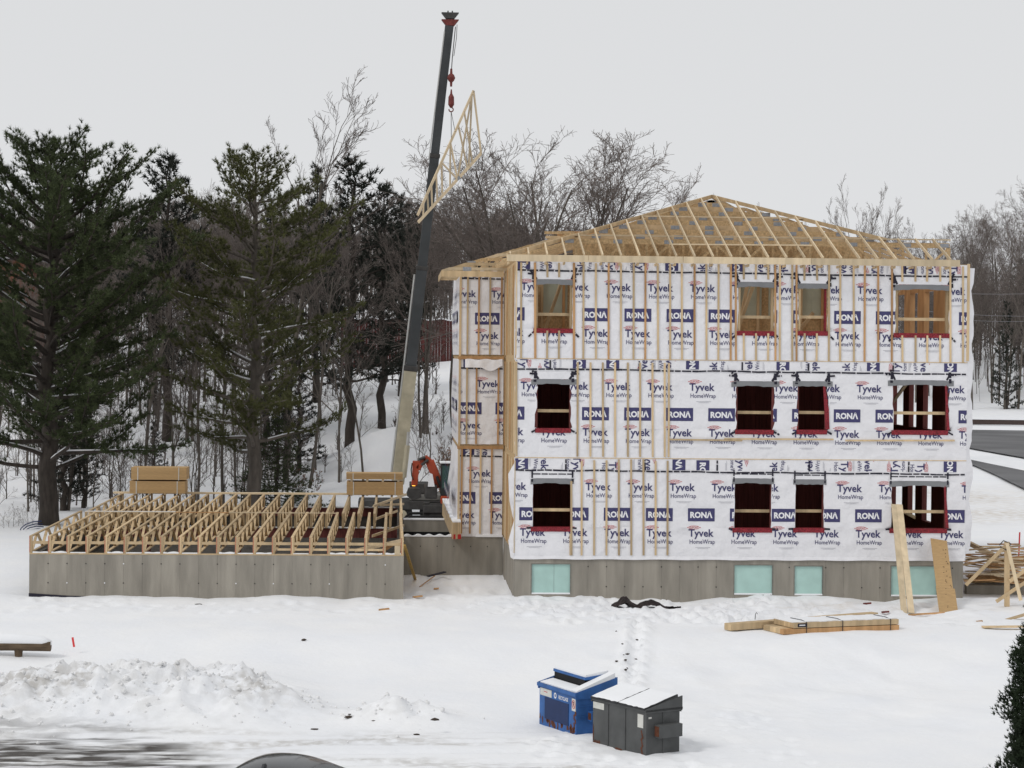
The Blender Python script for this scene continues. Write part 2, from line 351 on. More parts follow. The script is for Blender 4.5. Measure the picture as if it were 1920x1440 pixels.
# --- printed lettering
_tc = {}
def text2d(s, w, h, bold=0.0):
    key = (s, bold)
    if key not in _tc:
        cu = bpy.data.curves.new('t', 'FONT'); cu.body = s; cu.offset = bold; cu.resolution_u = 2
        o = bpy.data.objects.new('t', cu); C.objects.link(o)
        dg = bpy.context.evaluated_depsgraph_get(); me = o.evaluated_get(dg).to_mesh()
        v = np.array([x.co[:2] for x in me.vertices]); f = [tuple(p.vertices) for p in me.polygons]
        o.evaluated_get(dg).to_mesh_clear(); bpy.data.objects.remove(o); bpy.data.curves.remove(cu)
        v = (v-v.min(0))/(v.max(0)-v.min(0))-.5; _tc[key] = (v, f)
    v, f = _tc[key]; return v*np.array([w, h]), f
class Print:                                                  # flat print on an upright plane; each logo becomes a part of its own
    def __init__(s): s.items = []; s.l = {}
    def new(s): s.l = {}; s.items.append(s.l)
    def put(s, layer, v, f, u, z, rot=0):
        V, Fc = s.l.setdefault(layer, ([], [])); o = len(V); c, n_ = math.cos(rot), math.sin(rot)
        V += [(u+x*c-y*n_, z+x*n_+y*c) for x, y in v]; Fc += [tuple(i+o for i in t) for t in f]
    def text(s, layer, t, w, h, u, z, rot=0, bold=0., du=0, dz=0):
        v, f = text2d(t, w, h, bold); c, n_ = math.cos(rot), math.sin(rot)
        s.put(layer, v, f, u+du*c-dz*n_, z+du*n_+dz*c, rot)
    def rect(s, layer, w, h, u, z, rot=0, du=0, dz=0):
        c, n_ = math.cos(rot), math.sin(rot)
        s.put(layer, [(-w/2,-h/2),(w/2,-h/2),(w/2,h/2),(-w/2,h/2)], [(0,1,2,3)], u+du*c-dz*n_, z+du*n_+dz*c, rot)
    def ring(s, layer, w, h, t, u, z, rot=0, du=0, dz=0, n=20):
        v = []; f = []
        for k in range(n):
            a_ = 2*math.pi*k/n; v += [(math.cos(a_)*w/2, math.sin(a_)*h/2), (math.cos(a_)*(w/2-t), math.sin(a_)*(h/2-t))]
        f = [(2*k, 2*((k+1) % n), 2*((k+1) % n)+1, 2*k+1) for k in range(n)]
        c, n_ = math.cos(rot), math.sin(rot); s.put(layer, v, f, u+du*c-dz*n_, z+du*n_+dz*c, rot)
    def brandA(s, u, z, rot=0):                               # oval, big word, small word, fine print; z = centre of the big word
        s.new()
        s.ring('red', .37, .125, .012, u, z, rot, -.24, .22); s.text('red', 'DUPONT', .29, .07, u, z, rot, .012, -.24, .22)
        for sg in (-1, 1): s.rect('red', .035, .02, u, z, rot, -.24+sg*.21, .22)
        s.text('navy', 'Tyvek', .84, .33, u, z, rot, .022)
        s.text('navy', 'HomeWrap', .84, .185, u, z, rot, .006, .04, -.27)
        s.rect('grey', .5, .010, u, z, rot, .06, -.44); s.rect('grey', .36, .008, u, z, rot, .06, -.475)
    def brandB(s, u, z, rot=0):
        s.new(); s.rect('navy', .89, .43, u, z, rot); s.text('white', 'RON\u039b', .74, .22, u, z, rot, .045)
    def build(s, y, bounds, holes, parent, org, axis='x'):
        x0, x1, z0, z1 = bounds; order = ['navy', 'red', 'grey', 'white']
        for it in s.items:
            allx = [p[0] for V, _ in it.values() for p in V]; allz = [p[1] for V, _ in it.values() for p in V]
            if max(allx) < x0 or min(allx) > x1 or max(allz) < z0 or min(allz) > z1: continue
            bm = bmesh.new()
            for layer, (V, Fc) in it.items():
                yo = -.0035 if layer == 'white' else 0
                vs = [bm.verts.new((x, yo, z)) for x, z in V]
                for f in Fc:
                    try: bm.faces.new([vs[i] for i in f]).material_index = order.index(layer)
                    except ValueError: pass
            def cut(co, no, clear=False):
                bmesh.ops.bisect_plane(bm, geom=bm.verts[:]+bm.edges[:]+bm.faces[:], plane_co=co, plane_no=no, clear_outer=clear)
            if min(allx) < x0: cut((x0,0,0), (-1,0,0), True)
            if max(allx) > x1: cut((x1,0,0), (1,0,0), True)
            if min(allz) < z0: cut((0,0,z0), (0,0,-1), True)
            if max(allz) > z1: cut((0,0,z1), (0,0,1), True)
            for h in holes:
                h = (h[0]-.03, h[1]+.03, h[2]-.02, h[3]+.02)
                if max(allx) < h[0] or min(allx) > h[1] or max(allz) < h[2] or min(allz) > h[3]: continue
                cut((h[0],0,0), (1,0,0)); cut((h[1],0,0), (1,0,0)); cut((0,0,h[2]), (0,0,1)); cut((0,0,h[3]), (0,0,1))
                kill = [f for f in bm.faces if h[0] < f.calc_center_median().x < h[1] and h[2] < f.calc_center_median().z < h[3]]
                bmesh.ops.delete(bm, geom=kill, context='FACES')
            if not bm.faces: bm.free(); continue
            for v in bm.verts:
                v.co = (v.co.x-org.x, y+v.co.y-org.y, v.co.z) if axis == 'x' else (y+v.co.y-org.x, v.co.x-org.y, v.co.z)
            me = bpy.data.meshes.new('printed_logo'); bm.to_mesh(me); bm.free()
            for mt in (navy, redp, inkg, whitep): me.materials.append(mt)
            o = bpy.data.objects.new('printed_logo', me); C.objects.link(o); o.parent = parent
def dashes(wr_, pts, w=.05, y=69.955, seg=.26, gap=.035):
    mb = Off(HO); rr = random.Random(int(pts[0][0]*1000))
    for a, b_ in zip(pts[:-1], pts[1:]):
        a = Vector((a[0], y, a[1])); b_ = Vector((b_[0], y, b_[1])); L_ = (b_-a).length; d = (b_-a)/L_; t = 0
        while t < L_-.02:
            s_ = min(seg*rr.uniform(.7, 1.1), L_-t); mb.bar(a+d*t, a+d*(t+s_), .004, w*rr.uniform(.85, 1.15), up=(0, 0, 1) if abs(d.z) < .7 else (1, 0, 0)); t += s_+gap
    mb.build('tape', tape, wr_)

# --- foundation
FWIN = [rectpx(997,1069,1058,1112), rectpx(1377,1448,1060,1113), rectpx(1490,1542,1062,1114), rectpx(1671,1757,1062,1116)]
mb = hb(); cellwall(mb, XL, XR, -.6, ZF, FWIN, YF+.03, YF+.25); found = mb.build('foundation_wall', concrete2, house)
x = XL; k = 0
while x < XR-.05:
    x1 = min(x+.608, XR)
    # clip the holes to this panel
    hs = [[max(h[0], x+.002), min(h[1], x1-.002), h[2], h[3]] for h in FWIN if h[1] > x+.01 and h[0] < x1-.01]
    mb = hb(); cellwall(mb, x+.002, x1-.002, -.55, ZF-.004, hs, YF, YF+.028); mb.build('concrete_panel', concrete, found)
    x = x1; k += 1
mb = hb(); rr = random.Random(3)
for i in range(24):
    for zz, p in ((1.08, .75), (.42, .6)):
        xx = XL+.608*(i+1)
        if xx > XR-.2 or rr.random() > p or any(h[0]-.05 < xx < h[1]+.05 and h[2]-.05 < zz < h[3]+.05 for h in FWIN): continue
        hb().tube([(xx, YF-.012, zz), (xx, YF+.01, zz)], .024, 8).build('form_tie', tiem, found)
for h in FWIN:
    fw = hb(); fw.box((h[0], YF+.05, h[2]), (h[1], YF+.10, h[3])); fw = fw.build('foam_panel', teal, found)
    mb = hb()
    if h is FWIN[0]: mb.box((h[0]+.58*(h[1]-h[0])-.003, YF+.044, h[2]), (h[0]+.58*(h[1]-h[0])+.003, YF+.0495, h[3])); mb.build('seam', greyfl, fw)
    mb = hb(); mb.box((h[0], YF-.01, h[2]-.035), (h[1], YF+.05, h[2]+.012)); mb.build('sill_snow', snowm, fw)
    mb = hb()
    for a_, b_ in (((h[0]-.035, YF-.006, h[2]-.03), (h[0], YF+.05, h[3]+.03)), ((h[1], YF-.006, h[2]-.03), (h[1]+.035, YF+.05, h[3]+.03)), ((h[0], YF-.006, h[3]), (h[1], YF+.05, h[3]+.03))): mb.box(a_, b_)
    mb.build('window_buck', concrete2, fw)
pbox('left_foundation', (XL, YF+.25, -.6), (XL+.22, 77.4, ZF-.003), concrete)
pbox('right_foundation', (XR-.22, YF+.25, -.6), (XR, 86, ZF-.003), concrete)
# low wall in the recess, carrying on to the open foundation
WY, WXL = 77.5, at(861, 760, 77.5).x
low = pbox('recess_foundation', (.3, WY+.03, -.6), (XL-.003, WY+.25, ZF-.002), concrete2)
x = .3
while x < XL-.1:
    x1 = min(x+.608, XL-.004); pbox('concrete_panel', (x+.002, WY, -.5), (x1-.002, WY+.028, ZF-.006), concrete, low); x = x1
mb = hb()
for i in range(5): hb().tube([(.9+.608*i, WY-.012, 1.05), (.9+.608*i, WY+.01, 1.05)], .022, 8).build('form_tie', tiem, low)
mb = hb()                                                     # snow lying on top of the low wall
n_ = 40
for i in range(n_):
    a_ = .3+(2.05-.3)*i/n_; b_ = .3+(2.05-.3)*(i+1)/n_; mb.box((a_, WY-.02, ZF-.001), (b_, WY+.24, ZF+.05+.03*math.sin(i*.7)))
mb.build('wall_snow', snowm, low); mb = hb()
for i in range(14): mb.box((2.9+i*.07, WY-.05, ZF), (2.97+i*.07, WY+.1, ZF+.05+.05*math.sin(math.pi*i/14)))
mb.build('wall_snow', snowm, low)
# cross wall behind the recess, and a black sheet painting the shade under it
pbox('cross_wall_and_shade', (.3, 85, .95), (2.2, 85.25, 1.42), concrete); pbox('wall_snow', (.3, 84.97, 1.421), (2.2, 85.25, 1.48), snowm)
pbox('cross_wall_and_shade', (.3, 86.2, -.4), (2.2, 86.3, .95), dark)

# --- walls, floors and rooms behind the wrap
for k in range(3):
    z0, z1 = ZF+SH*k, ZF+SH*(k+1)
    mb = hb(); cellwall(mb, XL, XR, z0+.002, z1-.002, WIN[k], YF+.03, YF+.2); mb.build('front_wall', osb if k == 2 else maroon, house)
    op = [[73.6, 74.9, z0+.9, z0+2.5], [75.9, 77.0, z0+.9, z0+2.5], [77.9, 79.6, z0+.9, z0+2.5]]
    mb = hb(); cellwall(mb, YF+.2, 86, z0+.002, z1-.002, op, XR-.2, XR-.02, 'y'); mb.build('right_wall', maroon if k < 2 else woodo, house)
    pbox('left_wall', (XL+.02, YF+.2, z0+.002), (XL+.18, WY, z1-.002), osb)
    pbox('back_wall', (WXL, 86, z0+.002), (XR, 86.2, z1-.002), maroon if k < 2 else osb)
    if k: pbox('floor_deck', (XL+.18, YF+.2, z0-.32), (XR-.2, 86, z0-.01), woodo)
    else: pbox('floor_deck', (XL+.18, YF+.2, z0-.3), (XR-.2, 86, z0-.01), osb)
    # partition: separate boards
    n_ = 30
    for i in range(n_):
        a_ = XL+.3+(15.6-XL-.3)*i/n_; b_ = XL+.3+(15.6-XL-.3)*(i+1)/n_
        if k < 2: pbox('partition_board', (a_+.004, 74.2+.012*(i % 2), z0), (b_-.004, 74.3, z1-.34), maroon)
        else:
            if i % 2 == 0: pbox('stud', (a_, 74.2, z0), (a_+.09, 74.3, z1-.05), (wood, woodo)[i % 4 == 0])
            if i % 3 != 1: pbox('green_panel', (a_+.05, 74.315+.006*(i % 3), z0+1.5), (b_+.18, 74.318+.006*(i % 3), z1-.5), green)
    if k == 2: pbox('partition_sheet', (XL+.3, 74.36, z0), (15.5, 74.40, z1-.06), osb)
    for i in range(6):                                        # studs seen through the corner windows
        pbox('stud', (16.1+i*.02, 76.2+i*.65, z0), (16.24+i*.02, 76.28+i*.65, z1-.34), maroon if k < 2 else wood)
for a_, b_ in (((15.75, 73.2, 8.2), (17.9, 74.5, 10.8)), ((16.0, 73.6, 10.3), (17.6, 72.9, 8.1)), ((4.7, 72.5, 8.0), (5.6, 73.3, 10.5)), ((11.2, 72, 8.0), (12.2, 72.4, 10.7)), ((11.5, 72.6, 8), (12.0, 72.8, 10.6)), ((13.4, 73, 8.4), (14.4, 73.4, 9.6)), ((15.9, 72.5, 5.0), (18, 74.5, 7.2)), ((16.1, 73, 2.6), (18.3, 75.5, 1.5)), ((16.2, 72.5, 3.4), (18.4, 74.8, 2.4))):
    hb().bar(a_, b_, .05, .12).build('diagonal_brace', wood, house)

# --- wrap sheets with print, tape, flashing, straps
U0 = {2: 1155.5, 1: 1156.5, 0: 1121.5}; B0 = {2: 1113.5, 1: 1115, 0: 1157.8}
SP = 1.3945
for k in range(3):
    z0, z1 = ZF+SH*k, ZF+SH*(k+1); dz = .05 if k else 0; tz = z0+(2.85, 2.92, 2.90)[k]
    zb = z0-.06 if k == 0 else z0+.01
    mb = hb(); sheet(mb, XL-.02, XR+.06, zb, z1-(.0 if k < 2 else .02), WIN[k], 69.975, 10+k, edge=(.03, .10, .05)[k]); wr = mb.build('house_wrap', wrapm, house, smooth=True)
    pr = Print(); uA = at(U0[k], 900, YF).x; uB = at(B0[k], 900, YF).x
    for i in range(-4, 12):
        pr.brandA(uA+i*SP, z0+2.28+dz); pr.brandB(uB+i*SP, z0+1.41+dz); pr.brandA(uB+i*SP, z0+.77+dz)
    pr.build(69.966, (XL-.02, XR+.04, zb, tz-.03), WIN[k], wr, HO)
    pr = Print(); rr = random.Random(40+k); u = XL+.2          # offcuts turned sideways along the top
    while u < XR:
        q_ = rr.random(); zz = tz+rr.uniform(-.15, .45)
        if q_ < .45: pr.brandA(u, zz, -math.pi/2)
        elif q_ < .75: pr.brandB(u, zz, -math.pi/2)
        else: pr.brandA(u, zz, math.pi/2)
        u += rr.uniform(.7, 1.25)
    pr.build(69.966, (XL-.02, XR+.04, tz+.03, z1-.03), [], wr, HO)
    pts = [(XL+i*.5, tz+rr.uniform(-.014, .014)-.0018*i) for i in range(30) if XL+i*.5 < XR]+[(XR, tz-.05)]
    dashes(wr, pts)
    for i in range(5):
        u = XL+1.2+i*2.9+rr.uniform(-.5, .5); dashes(wr, [(u, tz+.02), (u, z1-.05)], y=69.957)
    for wi, h in enumerate(WIN[k]):
        up = h[3]+.04
        for sx, xx in ((-1, h[0]), (1, h[1])):
            if k == 0: dashes(wr, [(xx+sx*.05, up+.30), (xx+sx*.05, up-.10)], y=69.953); 
            else:
                dashes(wr, [(xx-sx*.02, up+.02), (xx+sx*rr.uniform(.12, .22), up+rr.uniform(.25, .4))], w=.07, y=69.953)
                dashes(wr, [(xx+sx*.08, up+.28), (xx+sx*.10, up-.08)], w=.09, y=69.950)
                dashes(wr, [(xx+sx*.02, up+.18), (xx+sx*.3, up+.2)], w=.06, y=69.947)
            dashes(wr, [(xx-sx*.02, h[2]-.02), (xx+sx*.24, h[2]-.12*(k+.3))], w=.06, y=69.953)
        if k == 0: dashes(wr, [(h[0]-.05, up+.16), (h[1]+.05, up+.16)], w=.035, y=69.951)
    for h in WIN[k]:                                          # head flap, head flashing, red sill
        ex = .10 if k != 1 else .22
        mb = hb(); n_ = 12; rr = random.Random(int(h[0]*100)+k)
        for i in range(n_):
            a_ = h[0]-ex+(h[1]-h[0]+2*ex)*i/n_; b_ = h[0]-ex+(h[1]-h[0]+2*ex)*(i+1)/n_
            s0, s1 = [(.010*math.sin(q*2.3+h[0])-.03*abs(q-6)/6+.012*math.sin(q*.7+h[0])) for q in (i, i+1)]
            mb.add([(a_, 69.955, h[3]-.10+s0), (b_, 69.955, h[3]-.10+s1), (b_, 69.962, h[3]+.075+s1), (a_, 69.962, h[3]+.075+s0)], [(0,1,2,3)])
        mb.build('head_flashing', greyfl, wr)
        mb = hb(); mb.add([(h[0]-ex-.02, 69.958, h[3]+.06), (h[1]+ex+.02, 69.958, h[3]+.06), (h[1]+ex*.4, 69.963, h[3]+.30), (h[0]-ex*.4, 69.963, h[3]+.30)], [(0,1,2,3)]); mb.build('head_flap', wrapm, wr)
        mb = hb(); mb.box((h[0]-.08, 69.945, h[2]-.15), (h[1]+.05, 69.960, h[2]+.0)); mb.box((h[0], 69.96, h[2]-.02), (h[1], YF+.2, h[2]+.004)); mb.build('sill_flashing', redfl, wr)
        # guard rail across the opening
        zr = h[2]+(.50 if k == 0 else .52 if k == 1 else .42)
        pbox('guard_rail', (h[0]+.002, YF+.205, zr), (h[1]-.002, YF+.245, zr+.10), wood)
        if k == 2: pbox('jamb', (h[0]+.001, YF+.03, h[2]+.006), (h[0]+.06, YF+.2, h[3]-.001), wood); pbox('jamb', (h[1]-.06, YF+.03, h[2]+.006), (h[1]-.001, YF+.2, h[3]-.001), redfl if h is WIN[2][2] else wood)
    h = WIN[k][3]
    if k < 2: mb = hb(); mb.add([(h[1]+.0, 69.952, h[2]+.02), (h[1]+.10, 69.94, h[2]+.02), (h[1]-.02, 69.955, h[3]-.1), (h[1]-.08, 69.957, h[3]-.1)], [(0,1,2,3)]); mb.build('side_flashing', redfl, wr)
    h = WIN[k][2]
    if k == 1: mb = hb(); mb.add([(h[1]-.01, 69.952, h[2]+.02), (h[1]+.13, 69.94, h[2]+.02), (h[1]+.10, 69.945, h[2]+.7), (h[1]-.03, 69.957, h[3]-.1), (h[1]-.1, 69.957, h[3]-.1)], [(0,1,2,3,4)]); mb.build('side_flashing', redfl, wr)
def strap(px, py0, py1, Y=YF, yo=.052, w=.064, mt=None):
    a_ = at(px, py0, Y); b_ = at(px, py1, Y); c_ = Vector((b_.x+rr.uniform(-.012, .012), Y, b_.z))
    Off(HO).bar((a_.x, Y-yo, a_.z), (c_.x, Y-yo, c_.z), .019, w, up=(1, 0, 0)).build('strap', mt or wood, house)
rr = random.Random(9)
s3 = [977,1003,1076,1094,1117,1141,1164,1188,1210,1233,1256,1278,1302,1324,1347,1370,1379,1453,1462,1485,1493,1554,1575,1600,1621,1646,1672,1781,1805]
for px in s3: strap(px, 492+(px-960)*.009, 672+(px-960)*.009, w=.075 if px in (1003, 1076) else .064, mt=woodo if rr.random() < .35 else wood)
for ps, wn in (((1026, 1048), 0), ((1394, 1417, 1440), 1), ((1508, 1531), 2), ((1691, 1716, 1738, 1762), 3)):
    for px in ps:
        strap(px, 492+(px-960)*.009, (520, 524, 526, 528)[wn]); strap(px, (620, 625, 625, 629)[wn], 672+(px-960)*.009)
for px in (968, 1083, 1107, 1130, 1153, 1177, 1200, 1223, 1246, 1254): strap(px, 678+(px-960)*.009, 855+(px-960)*.007)
for px in (1090.5, 1114, 1137, 1160, 1183, 1206, 1229, 1251.5): strap(px, 862+rr.uniform(-1, 3), 1041)
strap(1071, 902, 1041); strap(1068.5, 1000, 1041, w=.03)
for x0, y0, x1, y1 in ((1255, 824, 1392, 826), (1358, 823, 1563, 824), (1585, 826, 1790, 826)):
    a_ = at(x0, y0, 69.93); b_ = at(x1, y1, 69.93); hb().bar(a_, b_, .03, .055).build('ledger_board', wood, house)
# belt lines where the storeys meet
for k in (1, 2):
    z = ZF+SH*k; pbox('belt_seam', (XL, 69.96, z-.012), (XR+.05, 69.985, z+.012), wood)
mb = hb(); zz = ZF-.06                                        # folded skirt of wrap over the concrete
n_ = 60
for i in range(n_):
    a_ = XL-.02+(XR-XL+.05)*i/n_; b_ = XL-.02+(XR-XL+.05)*(i+1)/n_
    y0_, y1_ = [69.955-.02*abs(math.sin(q*1.7)) for q in (i, i+1)]
    mb.add([(a_, y0_, zz-.02-.01*math.sin(i*.9)), (b_, y1_, zz-.02-.01*math.sin((i+1)*.9)), (b_, 69.97, zz+.10), (a_, 69.97, zz+.10)], [(0,1,2,3)])
mb.build('wrap_skirt', wrapm, house, smooth=True)
# right corner: loose wrap edge and corner post
pbox('corner_post', (XR+.0, 69.95, ZF+2*SH+.05), (XR+.09, 70.0, ZF+3*SH+.02), wood)
mb = hb(); rr = random.Random(5); prev = None; zs_ = [ZF+SH*.05+i*.25 for i in range(39)]
vs = []
for i, z in enumerate(zs_): wv = .10+.10*abs(math.sin(i*.45))+rr.uniform(0, .05); vs += [(XR+.05, 69.97, z), (XR+.05+wv, 70.02+rr.uniform(-.02, .05), z)]
mb.add(vs, [(2*i, 2*i+1, 2*i+3, 2*i+2) for i in range(len(zs_)-1)]); mb.build('loose_wrap', wrapm, house, smooth=True)
# left corner boards and side straps
for k in range(3):
    z0 = ZF+SH*k
    for j, yy in enumerate((70.05, 70.9, 72.1, 73.4, 74.7, 76.0, 77.0)):
        pbox('strap', (XL-.03, yy, z0+.1), (XL+.0, yy+.09, z0+SH-.12), (wood, woodo, woodp)[(j+k) % 3])
    pbox('corner_board', (XL-.035, 69.96, z0+.12), (XL-.0, 70.02, z0+SH-.1), woodp)
mb = hb(); mb.add([(XL-.045, 70.1, 7.9), (XL-.045, 70.6, 7.85), (XL-.05, 70.6, 10.2), (XL-.05, 70.15, 10.9)], [(0,1,2,3)]); mb.build('loose_wrap', wrapm, house)
mb = hb(); mb.add([(XL-.03, 69.95, 4.5), (XL-.22, 70.3, 4.1), (XL-.16, 70.5, 3.2), (XL-.05, 69.96, 2.6)], [(0,1,2,3)]); mb.add([(XL-.03, 69.95, 2.6), (XL-.2, 70.2, 1.9), (XL-.12, 70.2, 1.35), (XL-.02, 69.96, 1.3)], [(0,1,2,3)]); mb.build('loose_wrap', wrapm, house)

# --- narrow wing set back on the left
for k in range(3):
    z0, z1 = ZF+SH*k, ZF+SH*(k+1); tz = z0+(2.95, 2.88, 2.88)[k]
    pbox('wing_wall', (WXL+.02, WY+.03, z0+.002), (XL+.0, 86, z1-.002), osb)
    mb = hb(); sheet(mb, WXL, XL-.05, z0+(.12 if k else .02), z1-.02, [], WY, 60+k); wr = mb.build('wing_wrap', wrapm, house, smooth=True)
    pr = Print(); uA = at((900, 915, 941)[k], 760, WY).x; uB = at((870, 880, 912)[k], 760, WY).x
    for i in (-2, -1, 0, 1, 2): pr.brandA(uA+i*SP, z0+2.28); pr.brandB(uB+i*SP, z0+1.42); pr.brandA(uB+i*SP, z0+.77)
    pr.build(WY-.009, (WXL+.01, XL-.06, z0+.14, tz-.04), [], wr, HO)
    pr = Print(); pr.brandB(WXL+.35, tz+.2, -math.pi/2); pr.brandA(WXL+.95, tz+.25, -math.pi/2); pr.build(WY-.009, (WXL+.01, XL-.1, tz+.03, z1-.03), [], wr, HO)
    dashes(wr, [(WXL+.02, tz), (XL-.08, tz-.02)], y=WY-.02)
    for px in ((867, 883, 902, 923), (875, 893, 934), (875, 896, 917, 938.6))[k]:
        xx = at(px, 760, WY).x; pbox('strap', (xx-.032, WY-.05, z0+.12), (xx+.032, WY-.028, z1-(.05 if k != 1 else .35)), (wood, woodo)[R.random() < .4])
    pbox('corner_board', (WXL-.03, WY-.04, z0+.02), (WXL+.05, WY+.02, z1-.05), wood if k else woodp)
    # side of the wing: wrap and boards running back
    mb = hb(); rr = random.Random(80+k); vs = []
    ys_ = [WY+i*.6 for i in range(15)]
    for i, y in enumerate(ys_):
        bl = (.25*math.sin(i*.5+k)**2 if k == 0 else .05*math.sin(i)**2)*(i > 0)
        vs += [(WXL-.02-bl*.3, y, z0+.1), (WXL-.03-bl, y, z0+1.6), (WXL-.02, y, z1-.05)]
    mb.add(vs, [(3*i+j, 3*i+j+1, 3*i+j+4, 3*i+j+3) for i in range(14) for j in range(2)]); sw = mb.build('side_wrap', wrapm, house, smooth=True)
    pr = Print()
    for i in range(5): pr.brandB(WY+.9+i*SP, z0+1.5); pr.brandA(WY+.9+i*SP, z0+.8); pr.brandA(WY+.2+i*SP, z0+2.3)
    pr.build(WXL-.36 if k == 0 else WXL-.1, (WY+.05, 86, z0+.2, z1-.2), [], sw, HO, axis='y')
    if k: pbox('belt_board', (WXL-.06, WY-.06, z0-.06), (XL-.05, WY-.02, z0+.05), woodo)
mb = hb(); a_ = at(872, 690, WY-.1); b_ = at(942, 690, WY-.1)     # torn flap hanging at the storey joint
n_ = 14; vs = []
for i in range(n_+1):
    x = a_.x+(b_.x-a_.x)*i/n_; vs += [(x, WY-.06, a_.z+.32+.02*math.sin(i)), (x, WY-.12-.03*math.sin(i*1.3), a_.z+.02+.12*math.sin(i*.5)*(i > 6))]
mb.add(vs, [(2*i, 2*i+1, 2*i+3, 2*i+2) for i in range(n_)]); mb.build('torn_wrap', wrapm, house, smooth=True)

# --- roof timbers
ZE = at(1375, 484, 69.4).z; YE = 69.4; PT = 1/3.
XE0, XE1 = at(950, 484, YE).x, at(1800, 490, YE).x
PK = at(1335, 367, YE+7.8); TP = 7.8
def hipL(t): return XE0+(PK.x-XE0)*t/TP
def hipR(t): return min(PK.x+(TP-t)*.955, XE1-.3)
fs = [950, 1103, 1281, 1521, 1800]
for a_, b_ in zip(fs[:-1], fs[1:]):
    x0_, x1_ = at(a_, 486, YE).x, at(b_, 486, YE).x
    pbox('fascia_board', (x0_+.006, YE-.04, ZE-.19), (x1_-.006, YE, ZE+.03), woodp)
nr = int((XE1-XE0)/.605)
for i in range(nr+1):
    x = XE0+.12+i*.605
    t1 = TP
    if x < PK.x: t1 = (x-XE0)/(PK.x-XE0)*TP
    else: t1 = TP-(x-PK.x)/.955
    if i >= nr-3: t1 = max(t1, 2.4)
    t1 = max(.25, min(TP, t1))
    hb().bar((x, YE+.0, ZE+.02), (x, YE+t1, ZE+.02+t1*PT), .042, .10, up=(0, 0, 1)).build('rafter', woodp, house)
    pbox('truss_tail', (x-.06, YE+.002, ZE-.27), (x-.02, YF+.3, ZE-.191), wood)
# hip rafters
hb().bar((XE0, YE, ZE+.0), (PK.x, YE+TP, ZE+TP*PT), .05, .13).build('hip_rafter', wood, house)
hb().bar((PK.x, YE+TP, ZE+TP*PT), (hipR(2.38), YE+2.38, ZE+2.38*PT), .05, .13).build('hip_rafter', wood, house)
hb().bar((PK.x, YE+TP, ZE+TP*PT), (XE0, YE+2*TP, ZE), .05, .13).build('hip_rafter', wood, house)
hb().bar((PK.x, YE+TP, ZE+TP*PT), (XE1, YE+2*TP, ZE), .05, .13).build('hip_rafter', wood, house)
for t, x0_, x1_, dz in ((2.40, hipL(2.4)-.1, at(1782, 447, YE+2.4).x, .02), (4.9, hipL(4.9), hipR(4.9), .02)):
    hb().bar((x0_, YE+t-.03, ZE+t*PT+dz), (x1_, YE+t-.03, ZE+t*PT+dz), .09, .04, up=(0, 0, 1)).build('lateral_brace', woodp, house)
a_ = at(1255, 458, YE+1.4); b_ = at(1522, 460, YE+1.4)
hb().bar(a_, b_, .09, .045).build('loose_board', woodp, house)
# step-down trusses parallel to the front: flat top, sloping ends, webs
rooft = mat('truss_timber', (.58, .43, .26), .8, .25, 4, rnd=.1)
rr = random.Random(31)
k = 0; t = 2.4
while t < 2*TP-2.3:
    tt = t if t <= TP else 2*TP-t
    zt = ZE+tt*PT-.09; y = YE+t; xl, xr = hipL(tt)+.05, hipR(tt)-.05
    if k == 0: xr = at(1780, 447, y).x
    tr = hb(); tr.box((xl, y-.02, zt-.17), (xr, y+.02, zt)); tr.box((XE0+.5, y-.02, ZE-.26), (XE1-.05, y+.02, ZE-.14))
    tr.bar((XE0, y, ZE-.06), (xl, y, zt-.06), .04, .12)
    if k == 0: tr.box((xr-.09, y-.02, ZE-.14), (xr, y+.02, zt-.13))
    elif k % 2 == 1: tr.bar((xr, y, zt-.06), (XE1, y, ZE-.06), .04, .12)
    tr = tr.build('roof_truss', (osb, rooft)[k % 2], house)
    nweb = max(3, int((xr-xl)/.75))
    ms = []
    for i in range(nweb+1):
        x = xl+(xr-xl)*i/nweb; ms.append(hb().box((x-.04, y-.018, ZE-.14), (x+.04, y+.018, zt-.17)))
        if i < nweb:
            x2 = xl+(xr-xl)*(i+1)/nweb
            if (i+k) % 2: ms.append(hb().bar((x, y, ZE-.16), (x2, y, zt-.15), .03, .08))
            elif i % 3 == 0: ms.append(hb().bar((x, y, zt-.15), (x2, y, ZE-.16), .03, .08))
    if k < 3:
        for q_ in ms: q_.build('web', osb, tr)
    else:
        wb = hb()
        for q_ in ms: wb.add(q_.v, q_.f)
        tag(wb.build('webs', osb, tr), kind='stuff')
    for i in range(0, nweb+1, 2):
        x = xl+(xr-xl)*(i+rr.uniform(-.3, .3))/nweb; hb().box((x-.15, y-.024, zt-.15), (x+.15, y-.021, zt-.02)).build('nail_plate', plate, tr)
    t += .61; k += 1
# low parapet of timbers rising behind the left slope
hb().box((at(1045, 440, 82).x, 82, at(1045, 452, 82).z), (at(1130, 440, 82).x, 82.05, at(1100, 434, 82).z)).build('roof_beam', woodo, house)
# inner gable sheathing closing the view through the webs
pbox('roof_sheathing', (XE0+2.6, YE+5.2, ZE-.12), (hipR(2.4)-.2, YE+5.22, ZE+.95), osb)
